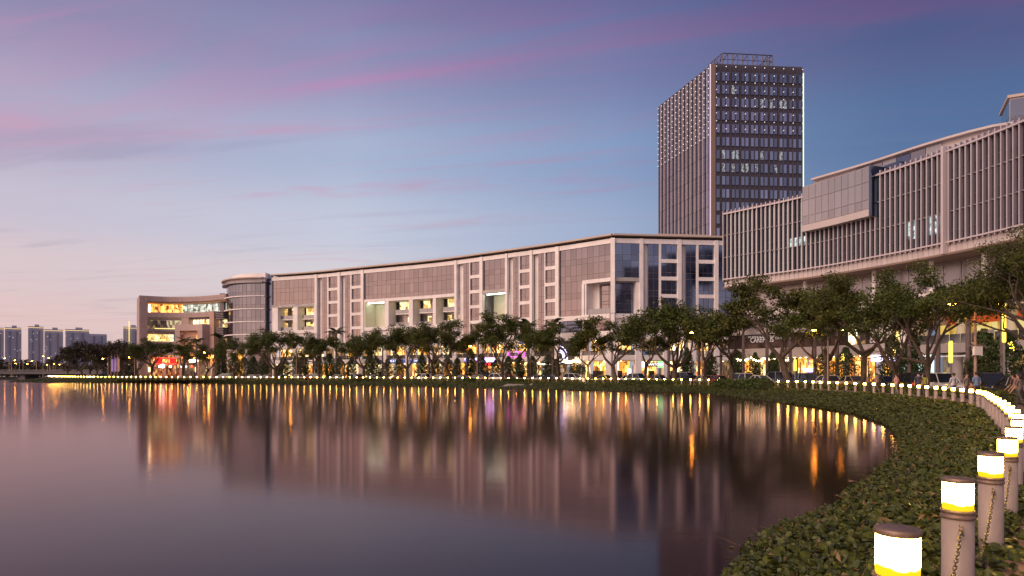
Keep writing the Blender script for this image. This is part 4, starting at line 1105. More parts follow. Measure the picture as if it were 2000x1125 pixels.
# ------------------------------------------------------------------ far residential towers, bridge, far wood
M['dot_dim'] = mat('far_window', (0.7, 0.7, 0.7), 0.4, emit=(1.0, 0.95, 0.9), strength=0.7)
def highrise(pa, pb, ytop, d, label, cap=True, step=True):
    def X(px): return (px - 1000) / F * d
    h = EYE + (HZ - ytop) / F * d; w = X(pb) - X(pa); cx = (X(pa) + X(pb)) / 2
    T = thing('residential_tower', (cx, d, 0), label, 'tower block', -math.atan2(cx, d), group='residential towers on the skyline')
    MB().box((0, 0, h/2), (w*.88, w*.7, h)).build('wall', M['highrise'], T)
    bal = MB(); nfl = int(h / 4.2)
    for k in range(nfl):
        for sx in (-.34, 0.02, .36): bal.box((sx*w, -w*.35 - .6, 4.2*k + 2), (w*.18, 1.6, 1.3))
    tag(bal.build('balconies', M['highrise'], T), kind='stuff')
    dk = MB()
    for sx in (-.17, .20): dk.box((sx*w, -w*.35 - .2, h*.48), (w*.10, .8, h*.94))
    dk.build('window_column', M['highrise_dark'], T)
    lw = MB(); 
    for _ in range(11):
        lw.box((rng.uniform(-.44, .44)*w, -w*.35 - 1.6, rng.uniform(.12, .92)*h), (1.1, .3, 1.1))
    tag(lw.build('lit_windows', M['dot_dim'], T), kind='stuff')
    if cap:
        MB().box((0, 0, h + .6), (w*.92, w*.74, .9)).build('crown_light', M['crown_light'], T)
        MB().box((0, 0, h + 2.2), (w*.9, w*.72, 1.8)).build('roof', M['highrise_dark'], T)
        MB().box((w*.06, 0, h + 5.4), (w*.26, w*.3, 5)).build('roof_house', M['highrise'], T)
    return T
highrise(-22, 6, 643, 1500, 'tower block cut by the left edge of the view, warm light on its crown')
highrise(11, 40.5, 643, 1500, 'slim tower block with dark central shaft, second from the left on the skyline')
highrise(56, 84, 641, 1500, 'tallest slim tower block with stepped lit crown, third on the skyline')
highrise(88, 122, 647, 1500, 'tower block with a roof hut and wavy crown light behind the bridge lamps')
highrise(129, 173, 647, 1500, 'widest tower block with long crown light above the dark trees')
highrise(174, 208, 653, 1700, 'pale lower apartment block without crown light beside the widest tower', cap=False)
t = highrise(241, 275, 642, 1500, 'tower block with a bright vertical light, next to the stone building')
MB().box((-.15*38, -17.5, 60), (1.6, 2, 112)).build('edge_light', M['led_soft'], t)

br = thing('road_bridge', (-260, 300, 0), 'low dark concrete road bridge crossing the lake inlet', 'bridge')
MB().box((-262, 301, 2.3), (170, 12, 1.0)).build('deck', M['concrete'], br, True)
MB().box((-262, 294.9, 3.25), (170, .25, .22)).build('railing', M['grey_metal'], br, True)
for i in range(60): MB().box((-346 + i*2.85, 294.9, 3.0), (.12, .12, .5)).build('railing_post', M['grey_metal'], br, True)
MB().box((-262, 294.7, 1.75), (170, .5, .5)).build('edge_beam', M['concrete'], br, True)
for x in (-330, -300, -270, -240, -212): MB().box((x, 300, .2), (2.2, 9, 4.0)).build('pier', M['concrete'], br, True)

n = 9000; X_ = nrg.uniform(-520, -150, n); Y_ = nrg.uniform(500, 560, n); top = 9 + 2.5*np.sin(X_*.06) + 1.6*np.sin(X_*.21 + 2)
P_ = np.stack([X_, Y_, np.clip(nrg.uniform(0, 1, n), 0, 1)*top], 1)
V, Q = leaf_quads(P_, unit(nrg.normal(size=(n, 3)) + np.array([0, -.6, .3])), nrg.uniform(1.6, 3.0, n), .9)
tag(link('far_wood', np_mesh('far_wood', V, Q, M['leaf_far'])), kind='stuff')
mb = MB(); mb.box((-335, 535, 4), (420, 30, 8)); tag(mb.build('far_wood', M['leaf_far']), kind='stuff')
# left shore mound with its scrub
mb = MB(); K = 20
for i in range(K):
    a = math.pi * 2 * i / K
    mb.v.append((-241 + 36*math.cos(a), 284 + 14*math.sin(a), -1.2)); mb.v.append((-241 + 33*math.cos(a), 284 + 12*math.sin(a), 0.3))
mb.f += [(2*i, 2*((i+1) % K), 2*((i+1) % K)+1, 2*i+1) for i in range(K)] + [tuple(2*i+1 for i in range(K))]
me = mb.mesh('left_shore', M['earth']); fix_normals(me); tag(link('left_shore', me), kind='structure')
# ------------------------------------------------------------------ trees
def branch_tree(seed, H=12.0, Rr=5.1, fork=0.24, nlimb=4, flat=0.75, leaves=6800, lean=0.0, lsz=(0.22, 0.40), dense=1.0):
    r = random.Random(seed); g = np.random.default_rng(seed)
    mb = MB(); tips = []
    base = Vector((0, 0, -.15)); f = Vector((lean*H*.22, r.uniform(-.2, .2), H*fork))
    mid = base.lerp(f, .5) + Vector((r.uniform(-.15, .15), r.uniform(-.15, .15), 0))
    tr = 0.026 * H
    mb.tube([base, base.lerp(mid, .35), mid, f], [tr*1.25, tr*1.02, tr*.92, tr*.8], 8)
    def grow(p, dirn, length, rad, lvl):
        pts = [p]; q = p; d = dirn.copy(); n = 4
        for i in range(n):
            d = (d + Vector((r.uniform(-.22, .22), r.uniform(-.22, .22), r.uniform(-.08, .20) if lvl < 2 else r.uniform(-.15, .1)))).normalized()
            q = q + d * (length / n); pts.append(q)
        mb.tube(pts, [rad * (1 - .5*i/n) for i in range(n+1)], 6 if lvl < 2 else 4, False)
        if lvl >= 3: tips.append((q, 1.0)); tips.append((pts[2], .7)); return
        if lvl == 2: tips.append((q, .9))
        k = 3 if lvl == 0 else r.choice((2, 3))
        for j in range(k):
            a = r.uniform(0, 6.28); spread = .62 if lvl == 0 else .8
            nd = (d + Vector((math.cos(a)*spread, math.sin(a)*spread, r.uniform(-.1, .38)*flat))).normalized()
            grow(pts[-1] if j else pts[r.choice((2, 3))], nd, length * r.uniform(.62, .82), rad*.52, lvl + 1)
    a0 = r.uniform(0, 6.28)
    for i in range(nlimb):
        a = a0 + 6.283 * i / nlimb + r.uniform(-.4, .4); up = r.uniform(.42, 1.35)
        grow(f - Vector((0, 0, r.uniform(0, .12)*H*fork)), Vector((math.cos(a), math.sin(a), up)).normalized(), H * r.uniform(.23, .30), tr*.62, 0)
    for i in range(1):                           # low side limbs that carry the hanging skirt of the crown
        a = a0 + 6.283*i/3 + r.uniform(-.5, .5)
        grow(f + Vector((0, 0, .1)), Vector((math.cos(a), math.sin(a), r.uniform(.25, .5))).normalized(), H*r.uniform(.22, .28), tr*.42, 1)
    # scale the skeleton so that its crown fits, then hang leaf sprays on the tips
    T = np.array([t[0] for t in tips]); zmax = T[:, 2].max(); rad = np.hypot(T[:, 0] - f.x, T[:, 1] - f.y); rmax = np.percentile(rad, 93)
    ks, kz = (Rr - .5) / rmax, (H * .95 - f.z) / (zmax - f.z)
    def adj(v):
        x, y, z = v
        if z <= f.z: return (x, y, z)
        b = min(1, (z - f.z) / (.12*H)); return (f.x + (x - f.x) * (1 + (ks-1)*b), f.y + (y - f.y) * (1 + (ks-1)*b), f.z + (z - f.z) * kz)
    mb.v = [adj(v) for v in mb.v]; T = np.array([adj(t) for t in T]); wgt = np.array([t[1] for t in tips]) * np.clip((T[:, 2]/H - .44) / .14, 0.02, 1)
    n = leaves; idx = g.choice(len(T), n, p=wgt / wgt.sum())
    off = unit(g.normal(size=(n, 3))) * (g.uniform(0, 1, (n, 1)) ** .45) * np.array([.98, .98, .52]) * (H/12) * dense
    droop = np.zeros((n, 3)); droop[:, 2] = -.12 * (np.hypot(off[:, 0], off[:, 1]))
    P = T[idx] + off + droop
    nr = unit(g.normal(size=(n, 3)) * .8 + np.array([0, 0, .6]))
    return mb, P, nr, g.uniform(*lsz, n)
def tree_meshes(nm, mlist, **k):
    mb, P, nr, sz = branch_tree(**k)
    V, Q = leaf_quads(P, nr, sz, .55)
    return mb.mesh('trunk', M['bark'], True), np_mesh('crown', V, Q, mlist)
TV = [tree_meshes('a', M['leaf'], seed=3, nlimb=4, leaves=7200), tree_meshes('b', M['leaf_b'], seed=8, nlimb=3, fork=.30, leaves=6800),
      tree_meshes('c', M['leaf'], seed=21, nlimb=5, fork=.2, leaves=7600), tree_meshes('d', M['leaf_b'], seed=34, nlimb=3, fork=.26, lean=.5, leaves=6800),
      tree_meshes('e', M['leaf'], seed=55, nlimb=4, fork=.33, leaves=6400, flat=.4), tree_meshes('f', M['leaf_b'], seed=77, nlimb=2, fork=.34, leaves=7200, flat=.5),
      tree_meshes('g', M['leaf'], seed=91, nlimb=3, fork=.22, leaves=16500, Rr=5.6, lsz=(.13, .26), flat=.4),
      tree_meshes('h', M['leaf_b'], seed=104, nlimb=3, fork=.3, leaves=16500, Rr=5.8, lsz=(.13, .26), flat=.35)]
TF = [tree_meshes('p', M['leaf_far'], seed=s, nlimb=4, leaves=3600, lsz=(.35, .65), Rr=5.6, flat=.5, dense=1.3) for s in (5, 15)]
def add_tree(v, pos, H, rw, label, rz, group='shade trees along the promenade'):
    trunk, crown = (TV + TF)[v]
    o = thing('shade_tree', pos, label, 'tree', rz, group, (rw, rw, H / 12.0))
    link('trunk', trunk, o); link('crown', crown, o)
    return o
LO = S0 + 16
MARKS = [(222, 'violet banner posts'), (263, 'orange lamp at the stone pier'), (285, 'edge pier of the stone restaurant'), (328, 'red SAN FU LOU sign'), (362, 'palm before the projecting stone box'),
 (400, 'low dark tree by the stone building'), (456, 'wide forked tree by the rounded bay'), (495, 'orange niche under the rounded bay'), (537, 'broad tree beside the rounded bay'), (580, 'street lamp before the lit balconies'),
 (624, 'round crowned tree before the lone palm'), (657, 'lone palm'), (690, 'grey windows before the large alcove'), (725, 'large cream alcove'), (768, 'dark shop sign with white letters'), (795, 'thick forked trunk'),
 (838, 'palm beside the thick forked tree'), (882, 'tree with V shaped limbs'), (932, 'slim lamp post at the violet shop'), (965, 'small cream alcove'), (1010, 'magenta neon railing'), (1060, 'palm before the ring sign'),
 (1105, 'violet neon arcs'), (1131, 'tall narrow dark sign'), (1170, 'bright corner shop'), (1206, 'leaning tree before the corner shops'), (1273, 'white capitals at the corner shops'), (1317, 'sodium lit trunk'),
 (1371, 'lamp post at the white block end'), (1428, 'blue pylon sign'), (1484, 'CAREPLUS lettering'), (1546, 'orange trunk with crossing limbs'), (1617, 'double orange street lamp'), (1684, 'low forked tree'),
 (1745, 'yellow wall light'), (1808, 'bent orange trunk'), (1857, 'yellow light tube'), (1905, 'lamp post with the white box')]
def label_row(items, head, below='below'):
    """items: (column, object); each is named by the nearest thing one can find behind it"""
    by = {}
    for px, o in items:
        m = min(MARKS, key=lambda r: abs(r[0] - px)); dx = px - m[0]
        by.setdefault((m, 0 if abs(dx) < 3.5 else (-1 if dx < 0 else 1)), []).append((abs(dx), o))
    for (m, sd), L in by.items():
        for k, (_, o) in enumerate(sorted(L, key=lambda q: q[0])):
            n_ = ('', 'second ', 'third ', 'fourth ', 'fifth ')[min(k, 4)]
            o['label'] = f"{head} {n_}{'just ' if not n_ else ''}{below if sd == 0 else 'to the left of' if sd < 0 else 'to the right of'} the {m[1]}"
def kerbside(px, off):                      # a point on the strip behind the promenade that shows at this column
    s = SHORE.s_px(px, off, LO, SHORE.len - 5); p = SHORE.at(s, off); return s, p
def top_h(py, p): return EYE + (HZ - py) / F * p.y
ROW = [  # column, crown top row, variant, crown width factor, what singles it out
 (298, 657, 4, 1.2, 'spreading tree in front of the red lettered restaurant sign'),
 (356, 662, 4, 1.0, 'tree between two palms before the pink stone building'),
 (400, 668, 3, 1.0, 'low dark tree at the louvred end of the stone building'),
 (456, 655, 0, 1.0, 'tree with wide forked limbs in front of the rounded glass bay'),
 (537, 637, 2, 1.35, 'broad tree with an orange lit crown beside the rounded bay'),
 (586, 650, 1, 1.0, 'tree with a thin crown before the lit balconies nearest the rounded bay'),
 (624, 646, 4, 1.1, 'round crowned tree next to a lone palm'),
 (672, 648, 5, 0.85, 'small crowned tree just past the lone palm'),
 (710, 636, 0, 1.15, 'tree in front of the larger cream alcove'),
 (755, 640, 5, 0.95, 'slender tree standing before the blue shop sign'),
 (795, 626, 2, 1.2, 'dense tree with a thick forked trunk before the middle lit balconies'),
 (843, 632, 4, 1.0, 'tree beside the purple flowered palm trunk'),
 (882, 624, 3, 1.25, 'tree with open V shaped limbs in front of the white pilaster'),
 (932, 630, 5, 0.95, 'tree at the violet shop front'),
 (982, 606, 0, 1.35, 'tallest tree of the middle row, in front of the smaller cream alcove'),
 (1036, 624, 1, 0.95, 'tree with a loose crown above the magenta terrace'),
 (1090, 626, 4, 1.3, 'flat topped tree in front of the ring sign'),
 (1150, 640, 5, 0.85, 'thin tree near the tall vertical sign'),
 (1206, 612, 3, 1.3, 'leaning tree before the bright corner shops'),
 (1262, 614, 1, 1.0, 'tree with sparse crown left of the sodium lit trunk'),
 (1317, 580, 2, 1.4, 'large tree with a sodium lit orange trunk'),
 (1376, 606, 4, 1.1, 'tree behind the double street lamp at the end of the white block'),
 (1428, 584, 5, 1.25, 'tree with a long curved double trunk beside the blue sign'),
 (1546, 528, 3, 1.30, 'tree with an orange lit trunk and crossing limbs under the mall fins'),
 (1612, 540, 0, 1.05, 'tree behind the double orange street lamp'),
 (1684, 521, 7, 1.05, 'large tree forked low into two trunks before the violet shop sign'),
 (1748, 540, 2, 0.95, 'tree behind the forked one near the wall light'),
 (1808, 508, 6, 1.0, 'tree with a bent trunk lit orange from below'),
]
for px, py, v, rw, lab in ROW:
    s, p = kerbside(px, 4.6 + (px * 7 % 5) * .1)
    H = top_h(py, p) * 1.0
    add_tree(v, (p.x, p.y, 0), H, rw * (H / 12.0) ** .5 * (1.05 if px < 1240 else 1.0), lab, px * 1.7)
for px, py, d, rw, v, lab in ((132, 676, 232, 1.0, 8, 'dark tree at the bridge end of the wood'), (160, 668, 224, 1.15, 9, 'dark tree over the first orange lamps'), (190, 672, 214, 1.1, 8, 'dark tree behind the slim banner posts'),
                              (216, 666, 210, 1.1, 9, 'tallest dark tree of the clump with twigs rising above it'), (243, 664, 204, 1.05, 8, 'dark tree against the stone building pier'), (268, 668, 198, .9, 9, 'dark tree touching the stone pier'),
                              (176, 664, 240, 1.2, 9, 'dark tree in the second row of the clump'), (228, 660, 236, 1.1, 8, 'dark tree half hidden in the middle of the clump')):
    X = (px - 1000) / F * d; H = EYE + (HZ - py) / F * d
    add_tree(v, (X, d, 0), H, rw, lab, px, 'dark trees beside the bridge')
# the big tree whose crown hangs into the right edge
mb, P_, nr_, sz_ = branch_tree(seed=203, nlimb=5, fork=.44, leaves=38000, Rr=5.6, lsz=(.09, .20), flat=.3, lean=-.9)
V, Q = leaf_quads(P_, nr_, sz_, .5)
o = thing('shade_tree', (27.2, 33.0, 0), 'nearest large tree with a leaning trunk, crown cut by the right edge', 'tree', R(20), 'shade trees along the promenade', (0.80, 0.80, 9.0/12))
link('trunk', mb.mesh('trunk', M['bark'], True), o); link('crown', np_mesh('crown', V, Q, M['leaf_b']), o)
add_tree(7, (31.0, 39.5, 0), 11.0, .85, 'second tree at the right edge, behind the leaning one', 1.1)

# columnar young trees on the far pavement
def cone_meshes(seed, n=2600, W=.19):
    g = np.random.default_rng(seed); z = g.uniform(.14, 1, n) ; prof = np.interp(z, [.14, .22, .45, .75, 1.0], [.5, 1, .98, .78, .15]) * W
    a = g.uniform(0, 6.283, n); wob = 1 + .38*np.sin(a*2 + z*9 + seed) * np.sin(z*17 + seed*2) ; rr = prof * wob * g.uniform(.25, 1, n) ** .5
    P = np.stack([np.cos(a)*rr, np.sin(a)*rr, z], 1) * 5.0
    V, Q = leaf_quads(P, unit(np.stack([np.cos(a), np.sin(a), np.full(n, .5)], 1) + g.normal(size=(n, 3))*.6), g.uniform(.16, .32, n), .55)
    tr = MB().tube([(0, 0, -.1), (.03, 0, 1.2), (0, .02, 4.2)], [.07, .06, .02], 6)
    return tr.mesh('trunk', M['bark'], True), np_mesh('crown', V, Q, M['leaf_cone'])
CV = [cone_meshes(s, W=w) for s, w in ((1, .21), (2, .27), (3, .31), (4, .24))]
CONES = [(432, 690), (458, 694), (477, 698), (495, 697), (516, 690), (556, 700), (578, 697), (593, 694), (622, 696), (643, 692), (663, 700), (687, 698), (722, 690), (735, 696), (757, 702), (779, 698), (824, 690), (850, 696),
         (874, 698), (893, 700), (919, 682), (940, 692), (968, 704), (993, 696), (1015, 692), (1040, 696), (1070, 694), (1086, 702), (1342, 680), (1388, 690), (1440, 685), (1475, 690), (1510, 688), (1611, 684), (1652, 680),
         (1743, 655), (1782, 652), (1923, 645), (1965, 650)]
YT = []
for k, (px, py) in enumerate(CONES):
    s, p = kerbside(px, 18.2); H = top_h(py, p); tr, cr = CV[k % 4]
    near = px > 1330
    lab = {1743: 'leafy young tree beside the yellow wall light', 1782: 'young tree left of the bent orange trunk', 1923: 'young tree behind the lamp post with the box', 1965: 'young tree hung with a yellow lantern',
           1611: 'young tree right of the glowing wreath', 1652: 'young tree beside the white awning', 1510: 'young tree wound with string lights', 1475: 'young tree strung with round bulbs', 1440: 'young tree right of the blue sign',
           1388: 'young tree with star lights near the lamp post', 1342: 'tall young tree beside the sodium lit trunk'}.get(px)
    o = thing('young_tree', (p.x, p.y, .11), lab or 'young tree', 'tree', px, 'young trees on the far pavement', (H/5*.92 if near else H/5, H/5*.92 if near else H/5, H/5))
    link('trunk', tr, o); link('crown', cr, o)
    if not lab: YT.append((px, o))
label_row(YT, 'young tree', 'at')
# round topiary by the corner shops
s, p = kerbside(1127, 17.8); n = 1500
a = unit(nrg.normal(size=(n, 3))); P_ = a * nrg.uniform(.6, 1, (n, 1)) * np.array([2.1, 2.1, 1.4]) + np.array([0, 0, 2.4])
V, Q = leaf_quads(P_, unit(a + nrg.normal(size=(n, 3))*.5), nrg.uniform(.2, .34, n)); o = thing('round_shrub', (p.x, p.y, .11), 'round clipped shrub under the string of bulbs', 'shrub')
link('crown', np_mesh('crown', V, Q, M['leaf_cone']), o); MB().tube([(0, 0, 0), (0, 0, 1.6)], .09, 6).build('trunk', M['bark'], o)

# royal palms
def frond_mesh():
    v = []; f = []; n = 12
    pts = [Vector((0.15 + 2.3*t, 0, .75*t - 1.55*t*t)) for t in np.linspace(0, 1, n)]
    for i in range(n - 1):
        p = pts[i]; L = .62 * math.sin(math.pi * min(.98, (i + 1.5) / (n + .5))) ** .6
        for sgn in (-1, 1):
            for q in (0, .5):
                c = p.lerp(pts[i+1], q); k = len(v)
                v += [tuple(c), tuple(c + Vector((.10, 0, 0))), tuple(c + Vector((.30, sgn*L, -.30*L))), tuple(c + Vector((.22, sgn*L*.98, -.32*L)))]; f.append((k, k+1, k+2, k+3))
    for i in range(n - 1):
        k = len(v); a, b = pts[i], pts[i+1]; v += [tuple(a + Vector((0, -.03, 0))), tuple(a + Vector((0, .03, 0))), tuple(b + Vector((0, .03, 0))), tuple(b + Vector((0, -.03, 0)))]; f.append((k, k+1, k+2, k+3))
    me = bpy.data.meshes.new('frond'); me.from_pydata(v, [], f); me.materials.append(M['frond']); me.update(); return me
FRM = frond_mesh()
ptr = MB().lathe([(.34, -.1), (.30, .4), (.24, 2), (.26, 5), (.22, 7.5), (.16, 8.6), (.10, 10.0)], 10).mesh('trunk', M['palm_bark'], True)
PALMS = [(360, 655, 'palm in front of the projecting stone box'), (384, 656, 'palm right of the projecting stone box'), (432, 650, 'palm against the dark pier of the stone building'),
         (657, 637, 'lone palm with a full crown between two round trees'), (612, 660, 'palm trunk left of the lone full palm'), (747, 662, 'palm trunk at the blue shop sign'),
         (838, 655, 'palm trunk beside the dense forked tree'), (934, 648, 'palm at the violet shop front'), (1032, 621, 'palm over the magenta terrace'), (1080, 619, 'palm left of the ring sign'),
         (1306, 615, 'palm behind the sodium lit trunk'), (1365, 610, 'palm beside the double lamp post'), (1408, 600, 'palm left of the blue vertical sign'), (1452, 592, 'palm between the blue sign and the white lettering'),
         (1498, 586, 'palm right of the white lettering'), (1544, 580, 'palm behind the crossing limbs'), (1591, 570, 'palm left of the double orange lamp'), (1635, 565, 'palm right of the double orange lamp'),
         (1776, 560, 'palm beside the bent orange trunk'), (1832, 556, 'palm in front of the lit terrace'), (1891, 560, 'palm left of the post with the box'), (1958, 560, 'palm near the right edge behind the leaning tree')]
for k, (px, py, lab) in enumerate(PALMS):
    s, p = kerbside(px, 17.4); H = top_h(py, p) * .93 if py > 600 else 10.0 + (k % 3) * .4
    q = H / 10.6
    o = thing('palm_tree', (p.x, p.y, .11), lab, 'palm', k, 'palms along the far pavement', (q*.95, q*.95, q))
    link('trunk', ptr, o)
    for j in range(13):
        fr = link('frond', FRM, o); fr.location = (0, 0, 9.7 + .03*j)
        fr.rotation_euler = (rng.uniform(-.2, .2), rng.uniform(-.75, .35) - .12, j * 2.4); fr.scale = (rng.uniform(.85, 1.1),)*3

# ------------------------------------------------------------------ hedges and bushes
def hedge(sa, sb, off, w, h, label, m, n, name='hedge', group='clipped hedges behind the promenade', lsz=(.09, .2)):
    mid = SHORE.at((sa+sb)/2, off); o = thing(name, (mid.x, mid.y, 0), label, 'hedge', 0, group)
    L = sb - sa; tt = nrg.uniform(sa, sb, n); face = nrg.uniform(0, 1, n)
    oo = np.where(face < .5, nrg.uniform(-.5, .5, n), np.where(face < .8, -.5, .5)) * w; zz = np.where(face < .5, 1.0, nrg.uniform(.05, 1, n))
    bump = .82 + .18*np.sin(tt*2.1) * np.sin(tt*.7 + 1); zz = zz * h * bump + nrg.normal(0, .04, n); oo = oo + nrg.normal(0, .05, n)
    P = np.array([SHORE.at(float(a), off + float(b), float(c)) for a, b, c in zip(tt, oo, zz)])
    V, Q = leaf_quads(P, unit(nrg.normal(size=(n, 3)) + np.array([0, -.4, .5])), nrg.uniform(*lsz, n), .6)
    link('foliage', np_mesh('foliage', V, Q, m), o, True)
    wall('stems', SHORE, sa + .1, sb - .1, 0.0, h*.72, off - w*.36, off + w*.36, M['earth'], o, 1.2)
    return o
hs = S0 + 6; k = 0; HG = []
while hs < S_FAR - 6:
    L = 13 if hs < S0 + 60 else 17
    n = 1700 if hs < S0 + 60 else 900
    hp = SHORE.at(hs + L/2, 4); hx = 1000 + F*hp.x/hp.y if hp.y > 1 else 3000
    hl = f'low hedge behind the walk at the right edge, {("first", "second", "third", "fourth", "fifth")[min(k, 4)]} from the viewer' if hp.y < 50 else 'low hedge'
    ho = hedge(hs, hs + L - 1.4, 4.0, 1.1, .62, (hl), M['hedge'], n, lsz=(.09, .2) if hs < S0 + 60 else (.16, .34))
    if hl == 'low hedge': HG.append((hx, ho))
    hs += L; k += 1
label_row(HG, 'low hedge', 'below')
for pa, pb, off, w, h, lab in ((1402, 1446, -1.3, 1.5, 1.0, 'rounded green bush on the bank, left one of the pair'), (1450, 1502, -1.5, 1.8, 1.1, 'rounded green bush on the bank beside a gap in the bollards'),
                               (1222, 1310, -1.2, 1.4, .75, 'long low bush on the bank below the corner shops'), (908, 926, -1.0, 1.2, .9, 'small clipped bush on the bank at the violet shops'), (985, 1022, -1.0, 1.2, .8, 'wide low bush on the bank under the tallest tree'), (690, 734, -1.0, 1.1, .6, 'low bush on the far bank below the cream alcove')):
    sa, sb = sorted((SHORE.s_px(pa, off, LO), SHORE.s_px(pb, off, LO)))
    hedge(sa, sb, off, w, h, lab, M['bush'], 1500, 'bush', 'bushes on the bank', (.14, .28))
for k in range(9):
    x, y = -218 - k*7.5 + rng.uniform(-2, 2), 276 + rng.uniform(-3, 5); hh = 8.5 - (3.5 if k == 0 else 0) + rng.uniform(-1, 1.5); n = 900
    o = thing('shore_bush', (x, y, 0), 'dark overgrown bush on the shore beneath the bridge end', 'bush', 0, 'bushes on the left shore')
    a = unit(nrg.normal(size=(n, 3))); P_ = a * nrg.uniform(.4, 1, (n, 1)) * np.array([4.6, 4, hh*.5]) + np.array([0, 0, hh*.48])
    V, Q = leaf_quads(P_, unit(a + nrg.normal(size=(n, 3))*.6), nrg.uniform(.6, 1.1, n)); link('foliage', np_mesh('foliage', V, Q, M['leaf_far']), o)

# ------------------------------------------------------------------ bollards and chains
post = MB().lathe([(.100, -.15), (.100, .03), (.098, .06), (.098, .655)], 20).mesh('post', M['bollard'], True)
coll = MB().lathe([(.099, .650), (.108, .655), (.108, .672), (.102, .676), (.102, .690), (.108, .694), (.108, .708), (.095, .712)], 20).mesh('collar', M['bollard_trim'], True)
lampm = MB().lathe([(.090, .708), (.094, .72), (.094, .898), (.090, .905)], 20).mesh('lamp', M['lamp'], True)
capm = MB().lathe([(.098, .900), (.101, .905), (.101, .926), (.097, .931), (.02, .931)], 20).mesh('cap', M['bollard_trim'], True)
post2 = MB().lathe([(.100, -.15), (.098, .655)], 10).mesh('post', M['bollard'], True)
hookm = MB().tube([(.095, 0, .615), (.125, 0, .615), (.14, 0, .60), (.135, 0, .585)], .008, 5).mesh('hook', M['bollard_trim'], True)
BOL = []; BL = []
ORD = 'first second third fourth fifth sixth seventh eighth ninth tenth eleventh twelfth thirteenth fourteenth fifteenth sixteenth seventeenth eighteenth nineteenth twentieth'.split()
k = -1
while True:
    s = S0 + 2.0 * k
    if s > S_FAR: break
    p = SHORE.at(s, 0); px = 1000 + F * p.x / p.y if p.y > .5 else 0
    k += 1
    if 1402 < px < 1446 and p.y > 60: continue
    if 1476 < px < 1512 and p.y > 60: continue
    i = k - 1
    lab = ('bollard lamp just in front of the lens at the bottom edge' if i < 0 else
           {0: 'bollard lamp at the bottom of the picture, only its glowing head in view', 1: 'second bollard lamp, chain hanging down its front', 2: 'third bollard lamp, close behind the second one',
            3: 'fourth bollard lamp near the right edge', 4: 'fifth bollard lamp at the right edge of the walk'}.get(i,
           f'{ORD[i]} bollard lamp counting up from the bottom edge, in the bending line' if i < len(ORD) else
           'bollard' if px > 196 else 'tiny bollard lamp on the far bank by the dark trees'))
    _, ux, n = SHORE.frame(s)
    o = thing('bollard_lamp', (p.x, p.y, 0), lab, 'bollard', math.atan2(-p.y, -p.x) if i < 12 else 0, 'bollard lamps along the lake walk')
    o.rotation_euler = (R(rng.uniform(-.8, .8)), R(rng.uniform(-.8, .8)), o.rotation_euler.z)
    link('post', post if i < 40 else post2, o); link('lamp', lampm, o)
    if i < 60: link('cap', capm, o)
    if i < 40: link('collar', coll, o); 
    if i < 25: h = link('hook', hookm, o); h.rotation_euler = (0, 0, R(8))
    BOL.append((s, p, i))
    if lab == 'bollard': BL.append((px, o))
label_row(BL, 'bollard lamp', 'below')
ring = MB(); K, J = 10, 5
for a in range(K):
    an = 6.283*a/K; cx, cy = .0145*math.cos(an) + (.009 if math.cos(an) > 0 else -.009), .0105*math.sin(an)
    for b in range(J):
        bn = 6.283*b/J; ring.v.append((cx + .0038*math.cos(bn)*math.cos(an), cy + .0038*math.cos(bn)*math.sin(an), .0038*math.sin(bn)))
for a in range(K):
    for b in range(J): ring.f.append((a*J + b, ((a+1) % K)*J + b, ((a+1) % K)*J + (b+1) % J, a*J + (b+1) % J))
ringm = ring.mesh('chain_link', M['chain'], True)
def hook_pos(p):
    a = math.atan2(-p.y, -p.x) + R(8); return Vector((p.x + .135*math.cos(a), p.y + .135*math.sin(a), .585))
for (s1, p1, i1), (s2, p2, i2) in zip(BOL, BOL[1:]):
    if i2 - i1 != 1 or i1 > 16: continue
    a, b = hook_pos(p2), hook_pos(p1); L = (b - a).length
    o = thing('bollard_chain', tuple(a), {0: 'steel chain falling from the second bollard lamp', 1: 'steel chain falling from the third bollard lamp', 2: 'steel chain falling from the fourth bollard lamp'}.get(i1, f'thin steel chain between the {ORD[i1]} and {ORD[i1 + 1]} bollard lamps from the bottom'), 'chain', 0, 'chains between the bollards')
    sag = .36; pts = [a.lerp(b, t) - Vector((0, 0, sag * 4 * t * (1 - t))) for t in np.linspace(0, 1, 80)]
    if i1 < 4:
        cum = [0]
        for q, w_ in zip(pts, pts[1:]): cum.append(cum[-1] + (w_ - q).length)
        nl = int(cum[-1] / .034); P3 = np.array([tuple(q) for q in pts])
        for j in range(nl):
            d = j * .034; c = Vector([float(np.interp(d, cum, P3[:, m])) for m in range(3)]); e = Vector([float(np.interp(d + .02, cum, P3[:, m])) for m in range(3)])
            q = (e - c).to_track_quat('X', 'Z').to_matrix().to_4x4() @ Matrix.Rotation(R(90) * (j % 2), 4, 'X')
            l = link('chain_link', ringm, o, True); l.matrix_basis = Matrix.Translation(c) @ q
    else:
        MB().tube(pts[::5] + [pts[-1]], .009, 5).build('chain_run', M['chain'], o, True)

